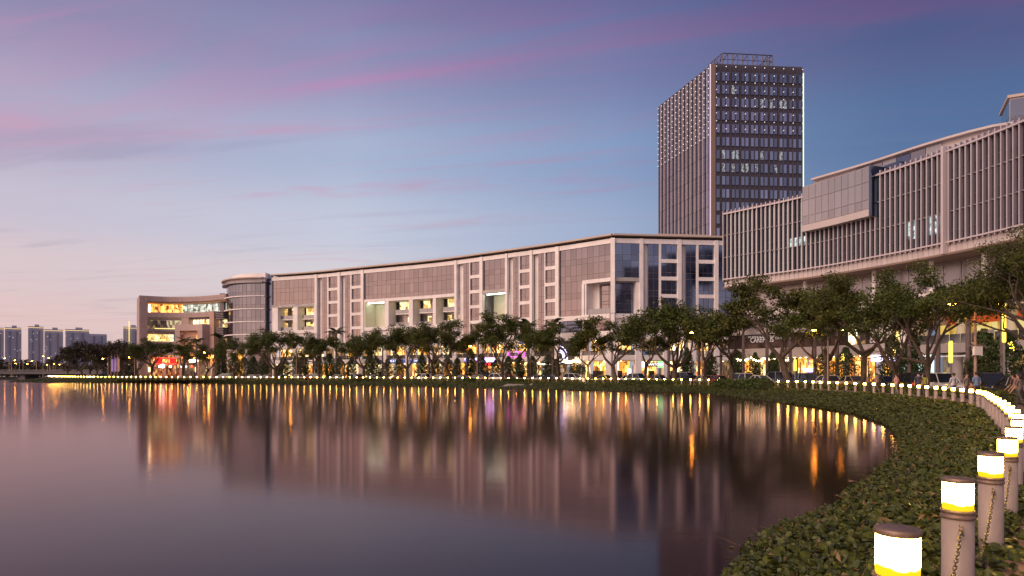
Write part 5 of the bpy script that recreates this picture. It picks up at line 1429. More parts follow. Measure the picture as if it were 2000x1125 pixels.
# ------------------------------------------------------------------ street lamps, signs, lights
def lamp_post(px, off, h, arms, label, box=False, lit=True, d=None):
    s, p = kerbside(px, off)
    if d: p = Vector(((px - 1000)/F*d, d, 0))
    o = thing('street_lamp', (p.x, p.y, 0), label, 'street lamp', 0, 'street lamps')
    MB().lathe([(.16, 0), (.16, .5), (.10, .55), (.085, 3), (.06, h + .5)], 10).build('post', M['lamp_post'], o)
    for sx in arms:
        MB().tube([(0, 0, h + .1), (sx*.5, 0, h + .28), (sx*1.15, 0, h + .2), (sx*1.3, 0, h + .16)], .035, 6).build('arm', M['lamp_post'], o)
        hd = MB().hexa([(sx*1.2, -.12, h + .08), (sx*1.75, -.10, h + .08), (sx*1.75, .10, h + .08), (sx*1.2, .12, h + .08)], [(sx*1.25, -.1, h + .22), (sx*1.65, -.07, h + .2), (sx*1.65, .07, h + .2), (sx*1.25, .1, h + .22)]); me = hd.mesh('lamp_head', M['lamp_post']); fix_normals(me); link('lamp_head', me, o)
        g = MB().lathe([(.03, -.07), (.13, -.04), (.16, .02), (.12, .06)], 8, (0, 0, 0)); g.v = [(sx*1.48 + x*1.5, y, h + .04 + z) for x, y, z in g.v]; g.build('bulb', M['sodium'] if lit else M['headlamp'], o)
    if box:
        MB().box((0, -.2, 3.1), (.5, .22, .55)).build('control_box', M['white'], o); MB().box((0, -.15, 3.45), (1.0, .1, .05), R(4)).build('bracket', M['lamp_post'], o); MB().box((.55, 0, 4.35), (1.0, .05, .05)).build('bracket', M['lamp_post'], o); MB().box((1.0, 0, 4.35), (.35, .12, .22)).build('camera_housing', M['white'], o)
    return o
M['lamp_post'] = mat('lamp_post_paint', (0.36, 0.25, 0.20), 0.5, 0.2)
lamp_post(1905, 3.2, 6.0, (-1, 1), 'double street lamp post with a white box half way up', True)
lamp_post(1617, 4.3, 6.3, (-1, 1), 'double street lamp glowing orange in front of the two palms')
lamp_post(1371, 4.3, 7.6, (-1,), 'street lamp behind the crowns at the end of the white block')
lamp_post(1150, 4.3, 7.6, (1,), 'slim orange lit lamp post by the tall vertical sign')
lamp_post(932, 4.3, 7.4, (-1,), 'slim orange lit lamp post at the violet shop front')
lamp_post(579, 4.3, 7.2, (-1,), 'street lamp standing before the lit balconies')
lamp_post(410, 4.3, 7.2, (-1,), 'orange street lamp by the end of the stone building')
lamp_post(263, 5.0, 6.2, (-1,), 'orange street lamp at the stone pier')
lamp_post(211, 5.0, 6.0, (-1,), 'orange street lamp among the dark trees')
for k, (px, d, h) in enumerate(((18, 300, 8), (22, 320, 6.4), (38, 306, 7.0), (45, 330, 6.3), (71, 300, 6.4), (84, 330, 6.0), (93, 300, 9.0), (97, 318, 6.2), (104, 302, 8.2), (108, 336, 6.1), (119, 300, 6.8))):
    o = lamp_post(px, 5, h, (1 if k % 2 else -1,), 'tall bridge lamp with a round glow' if h > 7.5 else 'low bridge lamp with a round glow', d=d, lit=True); o['group'] = 'lamps on the bridge'; o.location.z = 0 if d > 310 else 2.2
    o.scale = (1.35, 1.35, 1.0 if d > 310 else .78)
# slim lit banner posts by the dark trees
for px, m, lab in ((217, 'led_violet_dim', 'slim banner post with a violet glow'), (223, 'led_violet_dim', 'slim banner post beside the violet one, nearer the lamp'), (229, 'stone_orange', 'slim banner post lit orange')):
    s, p = kerbside(px, 5.5); o = thing('banner_post', (p.x, p.y, 0), lab, 'banner', 0, 'banner posts by the dark trees')
    MB().lathe([(.09, 0), (.06, 7.5)], 8).build('post', M['lamp_post'], o); MB().box((.35, 0, 4.6), (.6, .06, 4.6)).build('flag', M.get(m) or M['stone'], o)

def sign(name, P, px, z, w, h, label, body=None, board='dark_metal', letter='letter_white', off=.5, size=None, cat='sign', group=None, sub=None, sx=1.0):
    s = P.s_px(px); p, ux, n = P.frame(s); c = P.at(s, off, z)
    o = thing(name, (c.x, c.y, z - h/2), label, cat, 0, group)
    wall('board', P, s - w/2, s + w/2, z - h/2, z + h/2, off - .12, off, M[board], o, w)
    if body: text('lettering', body, size or h*.75, M[letter], o, P.at(s, off + .04, z + (h*.08 if sub else 0)), ux, n, .02, sx)
    if sub: text('lettering', sub, (size or h*.75)*.36, M[letter], o, P.at(s, off + .04, z + h*.40), ux, n, .02)
    return o
# restaurant at the far left
for nm in ('SAN FU LOU',):
    s = SP.s_px(328); c = SP.at(s, 2.9, SZ(705)); p, ux, n = SP.frame(s)
    o = thing('restaurant_sign', (c.x, c.y, c.z - 1), 'red glowing sign with yellow capitals reading SAN FU LOU', 'sign')
    wall('board', SP, s - 4.0, s + 4.2, SZ(710), SZ(700), 2.55, 2.75, M['led_redbox'], o); text('lettering', nm, 1.5, M['led_letter'], o, SP.at(s, 2.85, SZ(705.2)), ux, n, .05, .82)
    for z in (SZ(699.4), SZ(710.6)): wall('neon_edge', SP, s - 4.0, s + 4.2, z - .08, z + .08, 2.6, 2.9, M['led_red'], o)
c = SP.at(SS(320.7), 3.4, SZ(715)); o = thing('round_lantern', tuple(c), 'round white lantern under the red sign', 'lantern'); MB().lathe([(.1, -.65), (.5, -.45), (.65, 0), (.5, .45), (.1, .65)], 14).build('globe', M['globe'] if 'globe' in M else M['led_white'], o)
o = sign('neon_sign', SP, 390, SZ(620.6), 5.4, .9, 'violet neon lettering over the lit terrace of the stone building', 'SHI CYHEN', 'stone_dark', 'led_purple', -.8, .95)
for px, m, lab in ((312, 'led_warm', 'yellow round lamp at the foot of the red sign'), (341, 'led_warm', 'small yellow lamp right of the round lantern'), (289, 'led_warm', 'upright white lamp at the stone pier'), (398, 'led_warm', 'upright lamp tube left of two by the stone building'), (421, 'led_warm', 'upright lamp tube nearest the dark pier'), (389, 'led_red', 'small red neon figure by the stone building'), (366, 'led_white', 'small white shop lamp right of the red sign'), (376, 'led_white', 'small white shop lamp, second right of the red sign')):
    c = SP.at(SS(px), 2.9, SZ(716 if px not in (289, 398, 421) else 722)); o = thing('shop_lamp', (c.x, c.y, c.z), lab, 'lamp', 0, 'small lamps by the stone building')
    if px in (289, 398, 421): MB().box((0, 0, 0), (.35, .3, 1.4)).build('tube', M['led_warm2'], o)
    else: MB().lathe([(.08, -.32), (.28, -.2), (.34, 0), (.28, .2), (.08, .32)], 10).build('globe', M[m], o); 
    MB().tube([(0, .35, 0), (0, 0, 0)], .04, 5).build('bracket', M['dark_metal'], o)
for px, w in ((388, 2.2), (397, 2.4)): sign('shop_sign', SP, px, SZ(705), w, .9, 'white lit shop sign, ' + ('left' if px < 390 else 'right') + ' of a pair right of the red sign', None, 'led_white2', off=2.9)
# shop signs along the podium
sign('shop_sign', OL, 768, 5.0, 9.5, .95, 'dark shop sign with blue white letters behind the forked tree', 'DAVIS & CO', 'sign_blue', 'led_white', .5, .75, group='shop signs on the white block')
sign('shop_sign', OL, 815, 5.0, 4, .8, 'short blue shop sign right of the forked trunk', 'CAFE', 'sign_blue', 'led_white', .5, .6, group='shop signs on the white block')
sign('shop_sign', OL, 924, 5.0, 4.6, .9, 'violet lit shop sign left of the lamp post', None, 'led_purple', off=.5, group='shop signs on the white block')
sign('shop_sign', OL, 953, 5.0, 4.8, .9, 'white and violet lit shop sign right of the lamp post', 'BERRY', 'led_purple', 'led_white', .5, .7, group='shop signs on the white block')
sign('shop_sign', OL, 954, 3.9, 4.4, .8, 'row of red letters under the violet sign', 'DAIT', 'dark_metal', 'led_red', .2, .8, group='shop signs on the white block')
sign('shop_sign', OR_, 1183, 3.3, 2.4, 1.6, 'square white lit sign left of the leaning tree', None, 'led_white2', off=.2, group='shop signs on the corner')
sign('shop_sign', OR_, 1273, 3.6, 3.6, .9, 'white capitals on a dark board between a green and a white sign', 'SOMANTON', 'dark_metal', 'letter_lit', .1, .72, group='shop signs on the corner')
sign('shop_sign', OR_, 1255, 3.6, 1.3, 1.3, 'square white and green lit sign beside the column', None, 'led_white2', off=.15, group='shop signs on the corner')
sign('shop_sign', OR_, 1293, 3.6, 1.9, 1.4, 'green and white lit sign right of the white capitals', 'A/C', 'led_lightgreen', 'letter_lit', .15, .8, group='shop signs on the corner')
sign('shop_sign', OR_, 1228, 2.0, .8, 1.4, 'upright white lit menu sign behind the leaning tree', None, 'led_white2', off=.4, group='shop signs on the corner')
sign('ring_sign', OL, 1105, 4.5, 2.6, .9, 'white block letters under the violet arcs', 'JOSS', 'dark_metal', 'led_white', .7, 1.2)
s = OL.s_px(1097); o = thing('neon_arcs', tuple(OL.at(s, .7, 5)), 'three concentric violet white neon arcs on dark cladding', 'neon sign'); p, ux, n = OL.frame(s)
for rr in (1.3, 1.75, 2.7):
    pts = [OL.at(s, .75, 5.2) + ux * (rr*math.cos(a)*.75) * (1 if ux.x > 0 else -1) + Vector((0, 0, rr*math.sin(a)*.95)) for a in np.linspace(-.1, 1.5, 14)]
    for i in range(0, 13, 2): MB().tube(pts[i:i+2+ (i < 12)], .10, 5).build('neon_tube', M['led_purple2'], o, True)
sign('vertical_sign', OL, 1131.5, 7.6, 1.1, 3.3, 'tall narrow dark sign with pale green characters', 'N\nA\nT\nI\nO', 'dark_metal', 'led_green', .75, .72)
c = OL.at(OL.s_px(1133), .8, 3.9); o = thing('wall_lamp', tuple(c), 'wall lamp throwing light up and down the white column', 'lamp'); MB().box((0, 0, 0), (.2, .2, .3)).build('housing', M['dark_metal'], o); MB().box((0, 0, .35), (.5, .25, .4)).build('glow', M['led_warm2'], o); MB().box((0, 0, -.35), (.5, .25, .4)).build('glow', M['led_warm2'], o)
o = thing('neon_railing', tuple(OL.at(OL.s_px(1012), .5, 5.5)), 'magenta neon frame along the terrace railing', 'neon sign')
sa, sb = OL.s_px(995), OL.s_px(1026)
for z in (5.65, 6.75): wall('neon_tube', OL, min(sa, sb), max(sa, sb), z, z + .1, .42, .55, M['led_magenta'], o)
for s in (sa, (sa*.35 + sb*.65), sb): wall('neon_tube', OL, s - .05, s + .05, 5.75, 6.75, .42, .55, M['led_magenta'], o)
sign('flag_sign', OL, 1021, 9.2, 1.1, 1.4, 'small square blue white lit sign on the dark terrace column', 'T', 'sign_blue', 'led_white', .6, 1.0)
# mall podium
sign('window_sign', MP, 1484, 6.95, 7.0, 1.7, 'white capitals CAREPLUS across the dark window band', 'CAREPLUS', 'band_glass', 'letter_white', -.62, 1.15, sub='MY MEDICAL SERVICES AT', sx=.78)
sign('window_sign', MP, 1521, 7.3, 4.2, 1.0, 'short white letters on the dark window band right of CAREPLUS', 'CARE +', 'band_glass', 'letter_white', -.62, .6)
sign('window_sign', MP, 1715, 6.95, 3.6, 2.1, 'black handwritten mark on the white signboard wall', 'elam', 'white', 'dark_metal', -.55, .95)
sign('shop_sign', MP, 1722, 3.75, 4.2, .8, 'white and violet lit shop sign reading gg Castle', 'gg Castle', 'led_purple2', 'led_white', -.45, .7)
sign('shop_sign', MP, 1576, 2.2, 1.8, .5, 'small violet lit sign under the glowing wreath', None, 'led_purple', off=-.4)
s, p = kerbside(1428, 22); o = thing('light_pylon', (p.x, p.y, .11), 'tall blue and white lit pylon sign beside the white panel', 'sign'); 
MB().box((0, 0, 3.9), (.25, .25, 7.6)).build('post', M['grey_metal'], o); MB().box((0, -.15, 7.3), (.95, .2, 1.1)).build('panel', M['led_white2'], o); MB().box((0, -.15, 5.7), (.95, .2, 2.0)).build('panel', M['led_blue'], o); MB().box((1.0, -.1, 6.4), (.9, .12, 2.4)).build('side_panel', M['white'], o)
for px, off, z0, z1, lab in ((1553, 6.0, 2.0, 3.4, 'post with an upright yellow light tube beside the orange trunk'), (1857, 9, 2.6, 4.5, 'post with an upright yellow light tube in front of the round column'), (1961, 15, 4.5, 8.0, 'tall yellow light strip near the right edge')):
    s, p = kerbside(px, off); o = thing('light_column', (p.x, p.y, 0), lab, 'lamp', 0, 'yellow light columns')
    MB().lathe([(.09, 0), (.09, z0)], 8).build('post', M['grey_metal'], o); MB().lathe([(.13, z0), (.15, z0 + .1), (.15, z1 - .1), (.10, z1)], 10).build('light_tube', M['led_yellow'], o)
s = MP.s_px(1578); c = MP.at(s, -.9, 2.9); o = thing('light_wreath', tuple(c), 'glowing orange wreath of lights behind the shop glass', 'decoration')
for i in range(26):
    a = rng.uniform(0, 6.283); rr = rng.uniform(.2, 1.0); lamp_at('bulb', o, (c.x + rr*math.cos(a)*.6, c.y, c.z + rr*math.sin(a)), M['led_orange'], .09)
for px, off, z, lab in ((1748, 17, 4.0, 'orange lantern in the young tree by the violet sign'), (1976, 17, 4.2, 'yellow lantern hanging in the tree at the right edge'), (1646, 17, 3.8, 'string of yellow lights in the young tree by the awning')):
    s, p = kerbside(px, off); o = thing('tree_lantern', (p.x, p.y, z), lab, 'lantern', 0, 'lanterns in the young trees')
    for q in range(14): MB().lathe([(.02, -.05), (.055, 0), (.02, .05)], 6, (rng.gauss(0, .13), rng.gauss(0, .13), rng.uniform(-.5, .5))).build('bulb', M['led_yellow'], o)
    MB().tube([(0, 0, .5), (0, 0, 1.4)], .012, 4).build('cord', M['dark_metal'], o)
def bulbs(pts, label, n, sag=.5):
    o = thing('string_lights', tuple(pts[0]), label, 'string lights', 0, 'strings of bulbs'); wire = []
    for a, b in zip(pts, pts[1:]):
        for i in range(n):
            t = i / n; q = Vector(a).lerp(Vector(b), t) - Vector((0, 0, sag*4*t*(1-t))); wire.append(q)
            if i: lamp_at('bulb', o, (q.x, q.y, q.z - .12), M['bulb'], .13)
    wire.append(Vector(pts[-1])); MB().tube(wire, .015, 4).build('wire', M['dark_metal'], o, True); return o
K_ = lambda px, off, z: tuple(kerbside(px, off)[1] + Vector((0, 0, z)))
bulbs([K_(1098, 20, 4.6), K_(1124, 20, 4.6)], 'string of bulbs sagging above the round shrub', 12)
bulbs([K_(1100, 21, 5.0), K_(1126, 21, 5.0)], 'second string of bulbs above the round shrub, further back', 12)
bulbs([K_(1046, 20, 4.4), K_(1066, 20, 4.0), K_(1090, 20, 4.2)], 'string of bulbs left of the ring sign', 8, .3)
for k in range(4):
    bulbs([K_(1436 + k*26, 16.5 + k*.4, 4.4 + .3*(k % 2)), K_(1466 + k*26, 18.5, 4.0 + .4*((k+1) % 2))], ('string of bulbs right of the blue pylon', 'string of bulbs under the white lettering', 'string of bulbs between two palms', 'string of bulbs by the orange trunk')[k], 6, .5)
# small white notice on a post, rubbish bin
s, p = kerbside(1097, 5.0); o = thing('notice_post', (p.x, p.y, 0), 'small white notice on a post among the bollards', 'sign'); MB().lathe([(.05, 0), (.05, 2.3)], 8).build('post', M['grey_metal'], o); MB().box((0, -.08, 2.3), (.95, .04, .75)).build('board', M['white'], o)
s, p = kerbside(1140.5, 1.0); o = thing('litter_bin', (p.x, p.y, 0), 'pale litter bin between two far bollards', 'bin'); MB().lathe([(.26, 0), (.30, .1), (.32, .8), (.33, .85)], 12).build('body', M['white'], o); MB().lathe([(.34, .85), (.30, 1.0), (.08, 1.06)], 12).build('lid', M['grey_metal'], o)
# ------------------------------------------------------------------ cars
def car_meshes(kind):
    L, Wd, Hh = {'saloon': (4.5, .88, 1.46), 'suv': (4.6, .93, 1.75), 'hatch': (3.9, .84, 1.5), 'van': (4.9, .93, 1.95)}[kind]
    hl = L / 2; bz = .92 if kind in ('suv', 'van') else .84
    # lower body: cross-sections along the length
    xs = [-hl, -hl + .08, -hl + .5, -hl + 1.2, 0, hl - 1.2, hl - .55, hl - .12, hl]
    tz = [.72, bz - .06, bz, bz + .03, bz + .02, bz, bz - .09, bz - .22, .55]; wz = [.80, .92, .97, 1, 1, 1, .97, .90, .76]
    v = []; f = []
    for x, t, w in zip(xs, tz, wz):
        w *= Wd; v += [(x, -w*.90, .28), (x, -w, .42), (x, -w, t - .16), (x, -w*.88, t), (x, 0, t + .03), (x, w*.88, t), (x, w, t - .16), (x, w, .42), (x, w*.90, .28)]
    n = 9
    for i in range(len(xs) - 1):
        for j in range(n - 1): f.append((i*n+j, (i+1)*n+j, (i+1)*n+j+1, i*n+j+1))
        f.append((i*n, i*n+n-1, (i+1)*n+n-1, (i+1)*n))
    f.append(tuple(range(n))); f.append(tuple((len(xs)-1)*n + j for j in reversed(range(n))))
    body = MB(); body.v = v; body.f = f
    b0, b1, r0, r1 = {'saloon': (-1.75, 1.15, -.95, .25), 'suv': (-2.15, 1.05, -1.9, .2), 'hatch': (-1.8, .95, -1.35, .1), 'van': (-2.35, 1.55, -2.2, .75)}[kind]
    lo, hi = Wd*.90, Wd*.70
    # roof panel and pillars belong to the body shell
    q = lambda x, y, z: (x, y, z)
    body.hexa([q(r0, -hi, Hh-.09), q(r1, -hi, Hh-.09), q(r1, hi, Hh-.09), q(r0, hi, Hh-.09)], [q(r0+.18, -hi*.86, Hh), q(r1-.22, -hi*.86, Hh), q(r1-.22, hi*.86, Hh), q(r0+.18, hi*.86, Hh)])
    for sy in (-1, 1):
        for xb, xt in ((b0, r0), (b1, r1), ((b0+b1)/2 - .15, (r0+r1)/2 - .1)):
            body.tube([(xb, sy*lo, bz), (xt, sy*hi, Hh-.06)], .045, 5)
    bm = body.mesh('body', M['car_white'], False); fix_normals(bm)
    g = MB().hexa([(b0+.03, -lo+.02, bz-.04), (b1-.03, -lo+.02, bz-.04), (b1-.03, lo-.02, bz-.04), (b0+.03, lo-.02, bz-.04)], [(r0+.02, -hi+.02, Hh-.07), (r1-.02, -hi+.02, Hh-.07), (r1-.02, hi-.02, Hh-.07), (r0+.02, hi-.02, Hh-.07)])
    gm = g.mesh('windows', M['carglass']); fix_normals(gm)
    ty = MB(); ty.lathe([(.20, -.10), (.30, -.11), (.325, -.06), (.325, .06), (.30, .11), (.20, .10)], 14); ty.v = [(x, z, y) for x, y, z in ty.v]; tm = ty.mesh('tyre', M['rubber'], True)
    rm = MB(); rm.lathe([(.02, -.09), (.20, -.085), (.205, .0), (.20, .085), (.02, .09)], 12); rm.v = [(x, z, y) for x, y, z in rm.v]; rmm = rm.mesh('rim', M['rim'])
    hm = MB().box((0, 0, 0), (.22, .34, .13)).mesh('headlight', M['headlamp']); tl = MB().box((0, 0, 0), (.12, .26, .20)).mesh('tail_light', M['taillamp'])
    mm = MB().box((0, 0, 0), (.12, .22, .13)).mesh('mirror', M['car_black'])
    return dict(kind=kind, body=bm, glass=gm, tyre=tm, rim=rmm, head=hm, tail=tl, mirror=mm, hl=hl, W=Wd, bz=bz, wx=(-hl + .82, hl - .85), b1=b1)
CM = {k: car_meshes(k) for k in ('saloon', 'suv', 'hatch', 'van')}
def car(kind, paint, loc, rz, label, lights=False, small=False, group='cars parked along the hedge'):
    c = CM[kind]; o = thing('car', loc, label, 'car', rz, group)
    b = link('body', c['body'], o); b.material_slots[0].link = 'OBJECT'; b.material_slots[0].material = M['car_' + paint]
    link('windows', c['glass'], o)
    for x in c['wx']:
        for sy in (-1, 1):
            w = link('wheel', c['tyre'], o); w.location = (x, sy*(c['W'] - .08), .325)
            if not small: link('rim', c['rim'], w)
    for sy in (-1, 1):
        h = link('headlight', c['head'], o); h.location = (c['hl'] - .17, sy*c['W']*.72, .66)
        if lights: h.material_slots[0].link = 'OBJECT'; h.material_slots[0].material = M['headlit']
        t = link('tail_light', c['tail'], o); t.location = (-c['hl'] + .06, sy*c['W']*.74, .74)
        m = link('mirror', c['mirror'], o); m.location = (c['b1'] - .35, sy*(c['W'] + .06), c['bz'] + .08)
    return o
PAINTS = {'white': 'white', 'silver': 'silver', 'black': 'black', 'red': 'dark red', 'grey': 'grey', 'gold': 'bronze', 'blue': 'dark blue'}
KN = {'saloon': 'saloon car', 'suv': 'tall estate car', 'hatch': 'hatchback', 'van': 'people carrier'}
CARS = [(432, 'white', 'hatch', 'by the rounded glass bay'), (448, 'silver', 'suv', 'under the wide forked tree'), (494, 'silver', 'saloon', 'behind the tree with wide forked limbs'), (520, 'grey', 'saloon', 'left of the broad orange lit tree'), (556, 'black', 'saloon', 'right of the broad orange lit tree'),
        (585, 'white', 'saloon', 'below the first lit balconies'), (604, 'red', 'saloon', 'left of the lone palm'), (620, 'gold', 'suv', 'in front of the round crowned tree'), (662, 'silver', 'saloon', 'at the lone palm'), (690, 'black', 'hatch', 'below the large cream alcove'), (732, 'grey', 'saloon', 'at the cream lit shop'),
        (782, 'red', 'saloon', 'left of the thick forked trunk'), (822, 'white', 'suv', 'right of the thick forked trunk'), (861, 'white', 'saloon', 'by the palm trunk'), (905, 'black', 'saloon', 'near the white column'), (930, 'silver', 'saloon', 'at the violet shop sign'), (975, 'white', 'suv', 'under the tallest tree of the middle row'),
        (1003, 'red', 'hatch', 'with red tail lights right of the tallest tree'), (1050, 'silver', 'saloon', 'below the palm at the ring sign'), (1076, 'black', 'saloon', 'below the violet arcs'), (1122, 'white', 'suv', 'in front of the round shrub'), (1178, 'gold', 'saloon', 'left of the leaning tree'),
        (1248, 'silver', 'suv', 'with a lit headlamp right of the leaning tree'), (1290, 'gold', 'hatch', 'below the white capitals'), (1345, 'black', 'saloon', 'behind the large sodium lit tree'), (1380, 'silver', 'saloon', 'at the double lamp post'), (1406, 'red', 'saloon', 'left of the curved double trunk'), (1444, 'white', 'suv', 'behind the green bushes'),
        (1487, 'white', 'saloon', 'right of the curved double trunk'), (1578, 'blue', 'suv', 'right of the orange lit trunk'), (1612, 'white', 'hatch', 'behind the double orange lamp'), (1668, 'gold', 'saloon', 'behind the low forked tree'), (1734, 'black', 'saloon', 'lit orange behind the person in pink'), (1775, 'black', 'suv', 'left of the bent orange trunk'),
        (1842, 'white', 'suv', 'with a pale bonnet right of the bent orange trunk'), (1935, 'black', 'suv', 'with a pale roof near the right edge'), (1985, 'black', 'saloon', 'at the right edge behind the walkers')]
for k, (px, paint, kind, where) in enumerate(CARS):
    s, p = kerbside(px, 7.0); _, ux, n = SHORE.frame(s)
    car(kind, paint, (p.x, p.y, 0), math.atan2(ux.y, ux.x) + (math.pi if k % 3 else 0), f'{PAINTS[paint]} {KN[kind]} parked {where}', small=px < 1000, lights=False)
for px, paint, kind, off, lab in ((1232, 'white', 'saloon', 9.6, 'white saloon car with bright headlamps on the road by the corner shops'), (176, 'white', 'saloon', 9.6, 'white car with bright headlamps by the dark trees'), (1530, 'grey', 'van', 12.4, 'grey people carrier on the road behind the crossing limbs'),
                                  (700, 'silver', 'suv', 12.4, 'silver tall estate car on the road before the cream shop'), (960, 'black', 'van', 12.4, 'black people carrier on the road before the violet shops'), (1340, 'silver', 'van', 12.4, 'silver people carrier on the road behind the sodium lit tree'), (500, 'white', 'saloon', 9.6, 'white saloon car on the road near the rounded bay')):
    s, p = kerbside(px, off); _, ux, n = SHORE.frame(s)
    car(kind, paint, (p.x, p.y, 0), math.atan2(-ux.y, -ux.x), lab, lights=px in (1232, 176), group='cars on the road')

# ------------------------------------------------------------------ people on the promenade
def person_mesh(pose, seed=0):
    """one continuous skinned body: pelvis is the root vertex"""
    r = random.Random(seed); V = []; E = []; RAD = []
    def v(p, rad, par=None):
        V.append(p); RAD.append(rad); i = len(V) - 1
        if par is not None: E.append((par, i))
        return i
    st_ = {'stand': (.02, -.02, .05), 'walk': (.26, -.24, .22), 'stroll': (.15, -.14, .12)}[pose]
    pel = v((0, 0, .94), (.155, .115)); wai = v((0, .0, 1.08), (.138, .10), pel); che = v((0, .01, 1.27), (.168, .115), wai); upc = v((0, .0, 1.40), (.135, .095), che)
    nk = v((0, -.005, 1.485), (.056, .056), upc); hd0 = v((0, -.015, 1.56), (.076, .082), nk); hd1 = v((0, -.018, 1.64), (.080, .098), hd0); v((0, -.01, 1.70), (.058, .066), hd1)
    v((0, -.125, 1.60), (.014, .014), hd0)                      # nose
    for sx in (-1, 1): v((sx*.088, .0, 1.60), (.014, .018), hd0)  # ears
    for sx, k in ((-1, 0), (1, 1)):
        sw = st_[k]
        hip = v((sx*.095, 0, .86), (.098, .098), pel); kn = v((sx*.10, -sw*.55, .50), (.060, .062), hip); an = v((sx*.10, -sw + (.12 if sw < -.1 else 0), .09 + (.06 if sw < -.1 else 0)), (.040, .042), kn)
        heel = v((sx*.10, V[an][1] + .02, V[an][2] - .05), (.036, .04), an); v((sx*.11, V[an][1] - .15, max(.035, V[an][2] - .06)), (.038, .028), heel)
        sh = v((sx*.19, 0, 1.385), (.062, .062), upc); arm = -st_[1-k] * .5 if pose != 'stand' else .03
        el = v((sx*.235, arm*.35 + .02, 1.10), (.043, .043), sh); bend = .10 if pose == 'stand' else .14
        if seed == 3: wr = v((sx*.10, -.20, 1.18), (.030, .030), el)
        else: wr = v((sx*.235, arm*.9 - bend, .86), (.030, .028), el)
        d = Vector(V[wr]) - Vector(V[el]); d.normalize(); palm = v(tuple(Vector(V[wr]) + d*.07), (.036, .020), wr)
        lat = Vector((0, 1, 0)) if seed != 3 else Vector((0, 0, 1))
        for q, (o, L) in enumerate(((-.028, .075), (-.010, .088), (.010, .082), (.027, .064))):
            a = Vector(V[palm]) + lat*o + d*.035; m1 = v(tuple(a), (.009, .009), palm); v(tuple(a + d*L*.9 + Vector((-sx*.018, 0, 0))), (.0075, .0075), m1)
        t = v(tuple(Vector(V[wr]) + d*.03 + lat*-.035 + Vector((-sx*.01, 0, 0))), (.011, .011), wr); v(tuple(Vector(V[t]) + d*.045 - lat*.02), (.009, .009), t)
    me = bpy.data.meshes.new('person_skeleton'); me.from_pydata(V, E, []); o = bpy.data.objects.new('person_skeleton', me); COL.objects.link(o)
    sk = o.modifiers.new('skin', 'SKIN'); sk.use_smooth_shade = True
    for i, rd in enumerate(RAD): me.skin_vertices[0].data[i].radius = rd
    me.skin_vertices[0].data[0].use_root = True
    sd = o.modifiers.new('sub', 'SUBSURF'); sd.levels = 1; sd.render_levels = 1
    dg = bpy.context.evaluated_depsgraph_get(); ev = o.evaluated_get(dg); out = bpy.data.meshes.new_from_object(ev)
    bpy.data.objects.remove(o); out.name = 'person_body'
    return out
def hair_mesh(long_):
    mb = MB(); mb.lathe([(.086, 1.585 if not long_ else 1.46), (.105, 1.62), (.108, 1.67), (.088, 1.725), (.03, 1.755)], 12)
    mb.v = [(x, y*1.12 + .022, z) if y > -.03 or z > 1.66 else (x*.9, max(y, -.07) + .02, max(z, 1.66)) for x, y, z in mb.v]; return mb
def person(loc, rz, H, pose, shirt, trousers, hairc, label, long_=False, seed=0, sleeve=1.12, cat='person'):
    key = (pose, seed)
    if key not in PM: PM[key] = person_mesh(pose, seed)
    me = PM[key].copy(); me.materials.clear()
    for c, nm in (((.45, .27, .19), 'skin'), (shirt, 'shirt'), (trousers, 'trousers'), ((.03, .025, .02), 'shoes')):
        kk = nm + str(c)
        if kk not in M: M[kk] = mat(nm, c, .75, var=.06, scale=8)
        me.materials.append(M[kk])
    for p in me.polygons:
        c = p.center; ax = abs(c.x)
        if c.z < .085: i = 3
        elif c.z < .93 and ax < .20: i = 2
        elif c.z > 1.455 and ax < .12: i = 0
        elif ax > .185 and c.z < sleeve: i = 0
        elif seed == 3 and c.y < -.12 and c.z < 1.3: i = 0
        else: i = 1
        p.material_index = i; p.use_smooth = True
    o = thing('person', loc, label, cat, rz, 'people on the promenade', (H/1.74,)*3)
    link('body', me, o)
    hk = 'hair' + str(hairc)
    if hk not in M: M[hk] = mat('hair', hairc, .6)
    h = hair_mesh(long_).mesh('hair', M[hk], True); fix_normals(h); link('hair', h, o)
    return o
PM = {}
BK = (.02, .017, .015)
def on_walk(px, off, up=True): s, p = kerbside(px, off); return (p.x, p.y, 0.0)
person(on_walk(1751, 2.2), R(200), 1.62, 'stroll', (.62, .33, .33), (.25, .2, .2), BK, 'person in a pink shirt with arms raised to the chest', seed=3)
person(on_walk(1794, 2.0), R(150), 1.78, 'stand', (.035, .035, .07), (.05, .05, .07), BK, 'tall person in a dark navy shirt beside the bent trunk')
person(on_walk(1805, 2.4), R(170), 1.66, 'stroll', (.35, .36, .05), (.06, .055, .05), BK, 'person in a yellow green shirt next to the navy one', long_=True)
person(on_walk(1862, 2.0), R(190), 1.70, 'walk', (.42, .45, .55), (.10, .10, .13), BK, 'person in a pale blue shirt walking in front of the round column')
person(on_walk(1888, 2.6), R(20), 1.68, 'walk', (.20, .15, .14), (.05, .045, .045), BK, 'person in a brown shirt left of the blue shirted one')
person(on_walk(1907, 2.6), R(180), 1.76, 'stand', (.17, .24, .42), (.05, .05, .08), BK, 'person in a blue shirt below the post with the box')
person(on_walk(1898, 1.4), R(185), 1.20, 'stroll', (.38, .16, .13), (.08, .06, .06), BK, 'child in a red shirt in front of the blue shirted person', cat='child')
person(on_walk(1697, 2.4), R(160), 1.62, 'stroll', (.14, .09, .085), (.05, .045, .05), BK, 'person in dark clothes left of the lit shop door', long_=True)
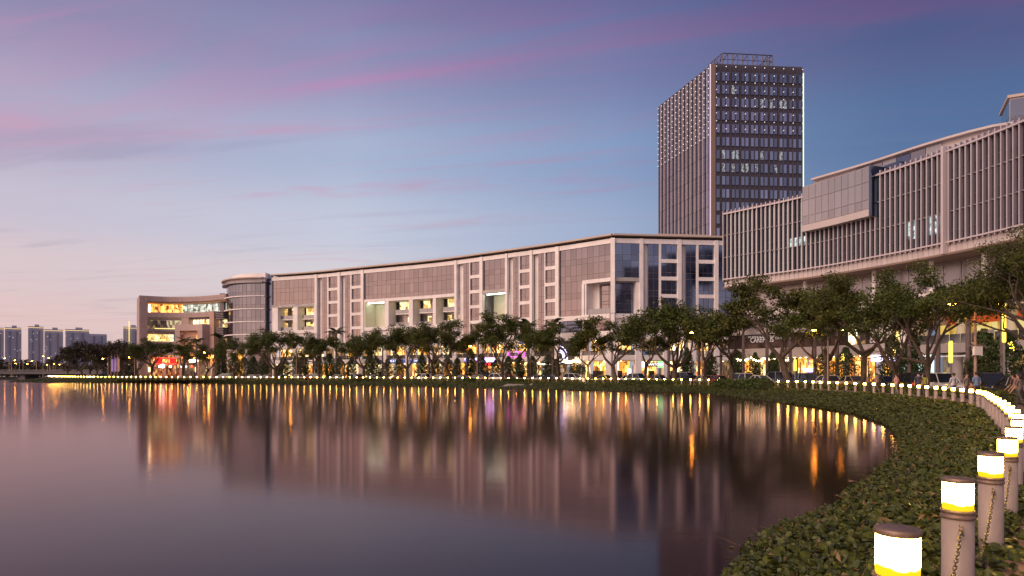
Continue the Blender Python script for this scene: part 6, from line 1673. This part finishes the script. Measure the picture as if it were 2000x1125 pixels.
person(on_walk(1712, 2.2), R(210), 1.68, 'walk', (.46, .30, .26), (.12, .1, .1), BK, 'person in a beige shirt in front of the lit shop door')
for x, y, rz, sh, tr, lab in ((28.5, 38.8, 200, (.10, .06, .05), (.05, .04, .04), 'person in dark brown walking at the right edge, furthest of the four'), (26.4, 35.6, 190, (.30, .16, .13), (.06, .05, .05), 'person in a rust shirt walking at the right edge'),
                              (27.6, 37.0, 185, (.07, .06, .07), (.04, .04, .05), 'person in black walking at the right edge behind the rust shirt'), (25.0, 33.6, 195, (.13, .10, .10), (.05, .045, .045), 'person in grey brown walking at the right edge, nearest of the four')):
    person((x, y, 0), R(rz), rng.uniform(1.62, 1.76), 'walk', sh, tr, BK, lab, long_=rng.random() < .5)

# ------------------------------------------------------------------ driftwood and litter at the waterline
o = thing('drift_branch', (4.9, 10.2, WATER_Z + .03), 'thin bare branch reaching from the bank into the water', 'branch'); MB().tube([(-.55, .1, .0), (0, 0, .03), (.5, -.15, .12)], [.006, .011, .014], 5).build('stem', M['bark'], o)
n = 160; P_ = np.stack([nrg.uniform(2.6, 6.5, n), nrg.uniform(9.0, 14.5, n), np.full(n, WATER_Z + .006)], 1)
V, Q = leaf_quads(P_, np.tile(np.array([[0, 0, 1.0]]), (n, 1)), nrg.uniform(.02, .06, n), .4, .05); tag(link('floating_litter', np_mesh('floating_litter', V, Q, M['palm_bark'])), kind='stuff')
# concrete outfall on the far bank
c = bank_point(SHORE.s_px(1095, 0, LO) / .75, .75); o = thing('outfall', (c.x, c.y, -.6), 'low concrete outfall with sloping cheeks on the far bank', 'outfall')
MB().hexa([(-2.2, -.5, 0), (2.0, -.5, 0), (2.0, .6, 0), (-2.2, .6, 0)], [(-.8, -.3, .55), (2.0, -.3, .45), (2.0, .6, .45), (-.8, .6, .55)]).build('slab', M['kerb'], o)
MB().hexa([(2.3, -.6, 0), (2.9, -.6, 0), (2.9, .6, 0), (2.3, .6, 0)], [(3.2, -.4, .6), (3.5, -.4, .6), (3.5, .6, .6), (3.2, .6, .6)]).build('cheek_wall', M['kerb'], o)
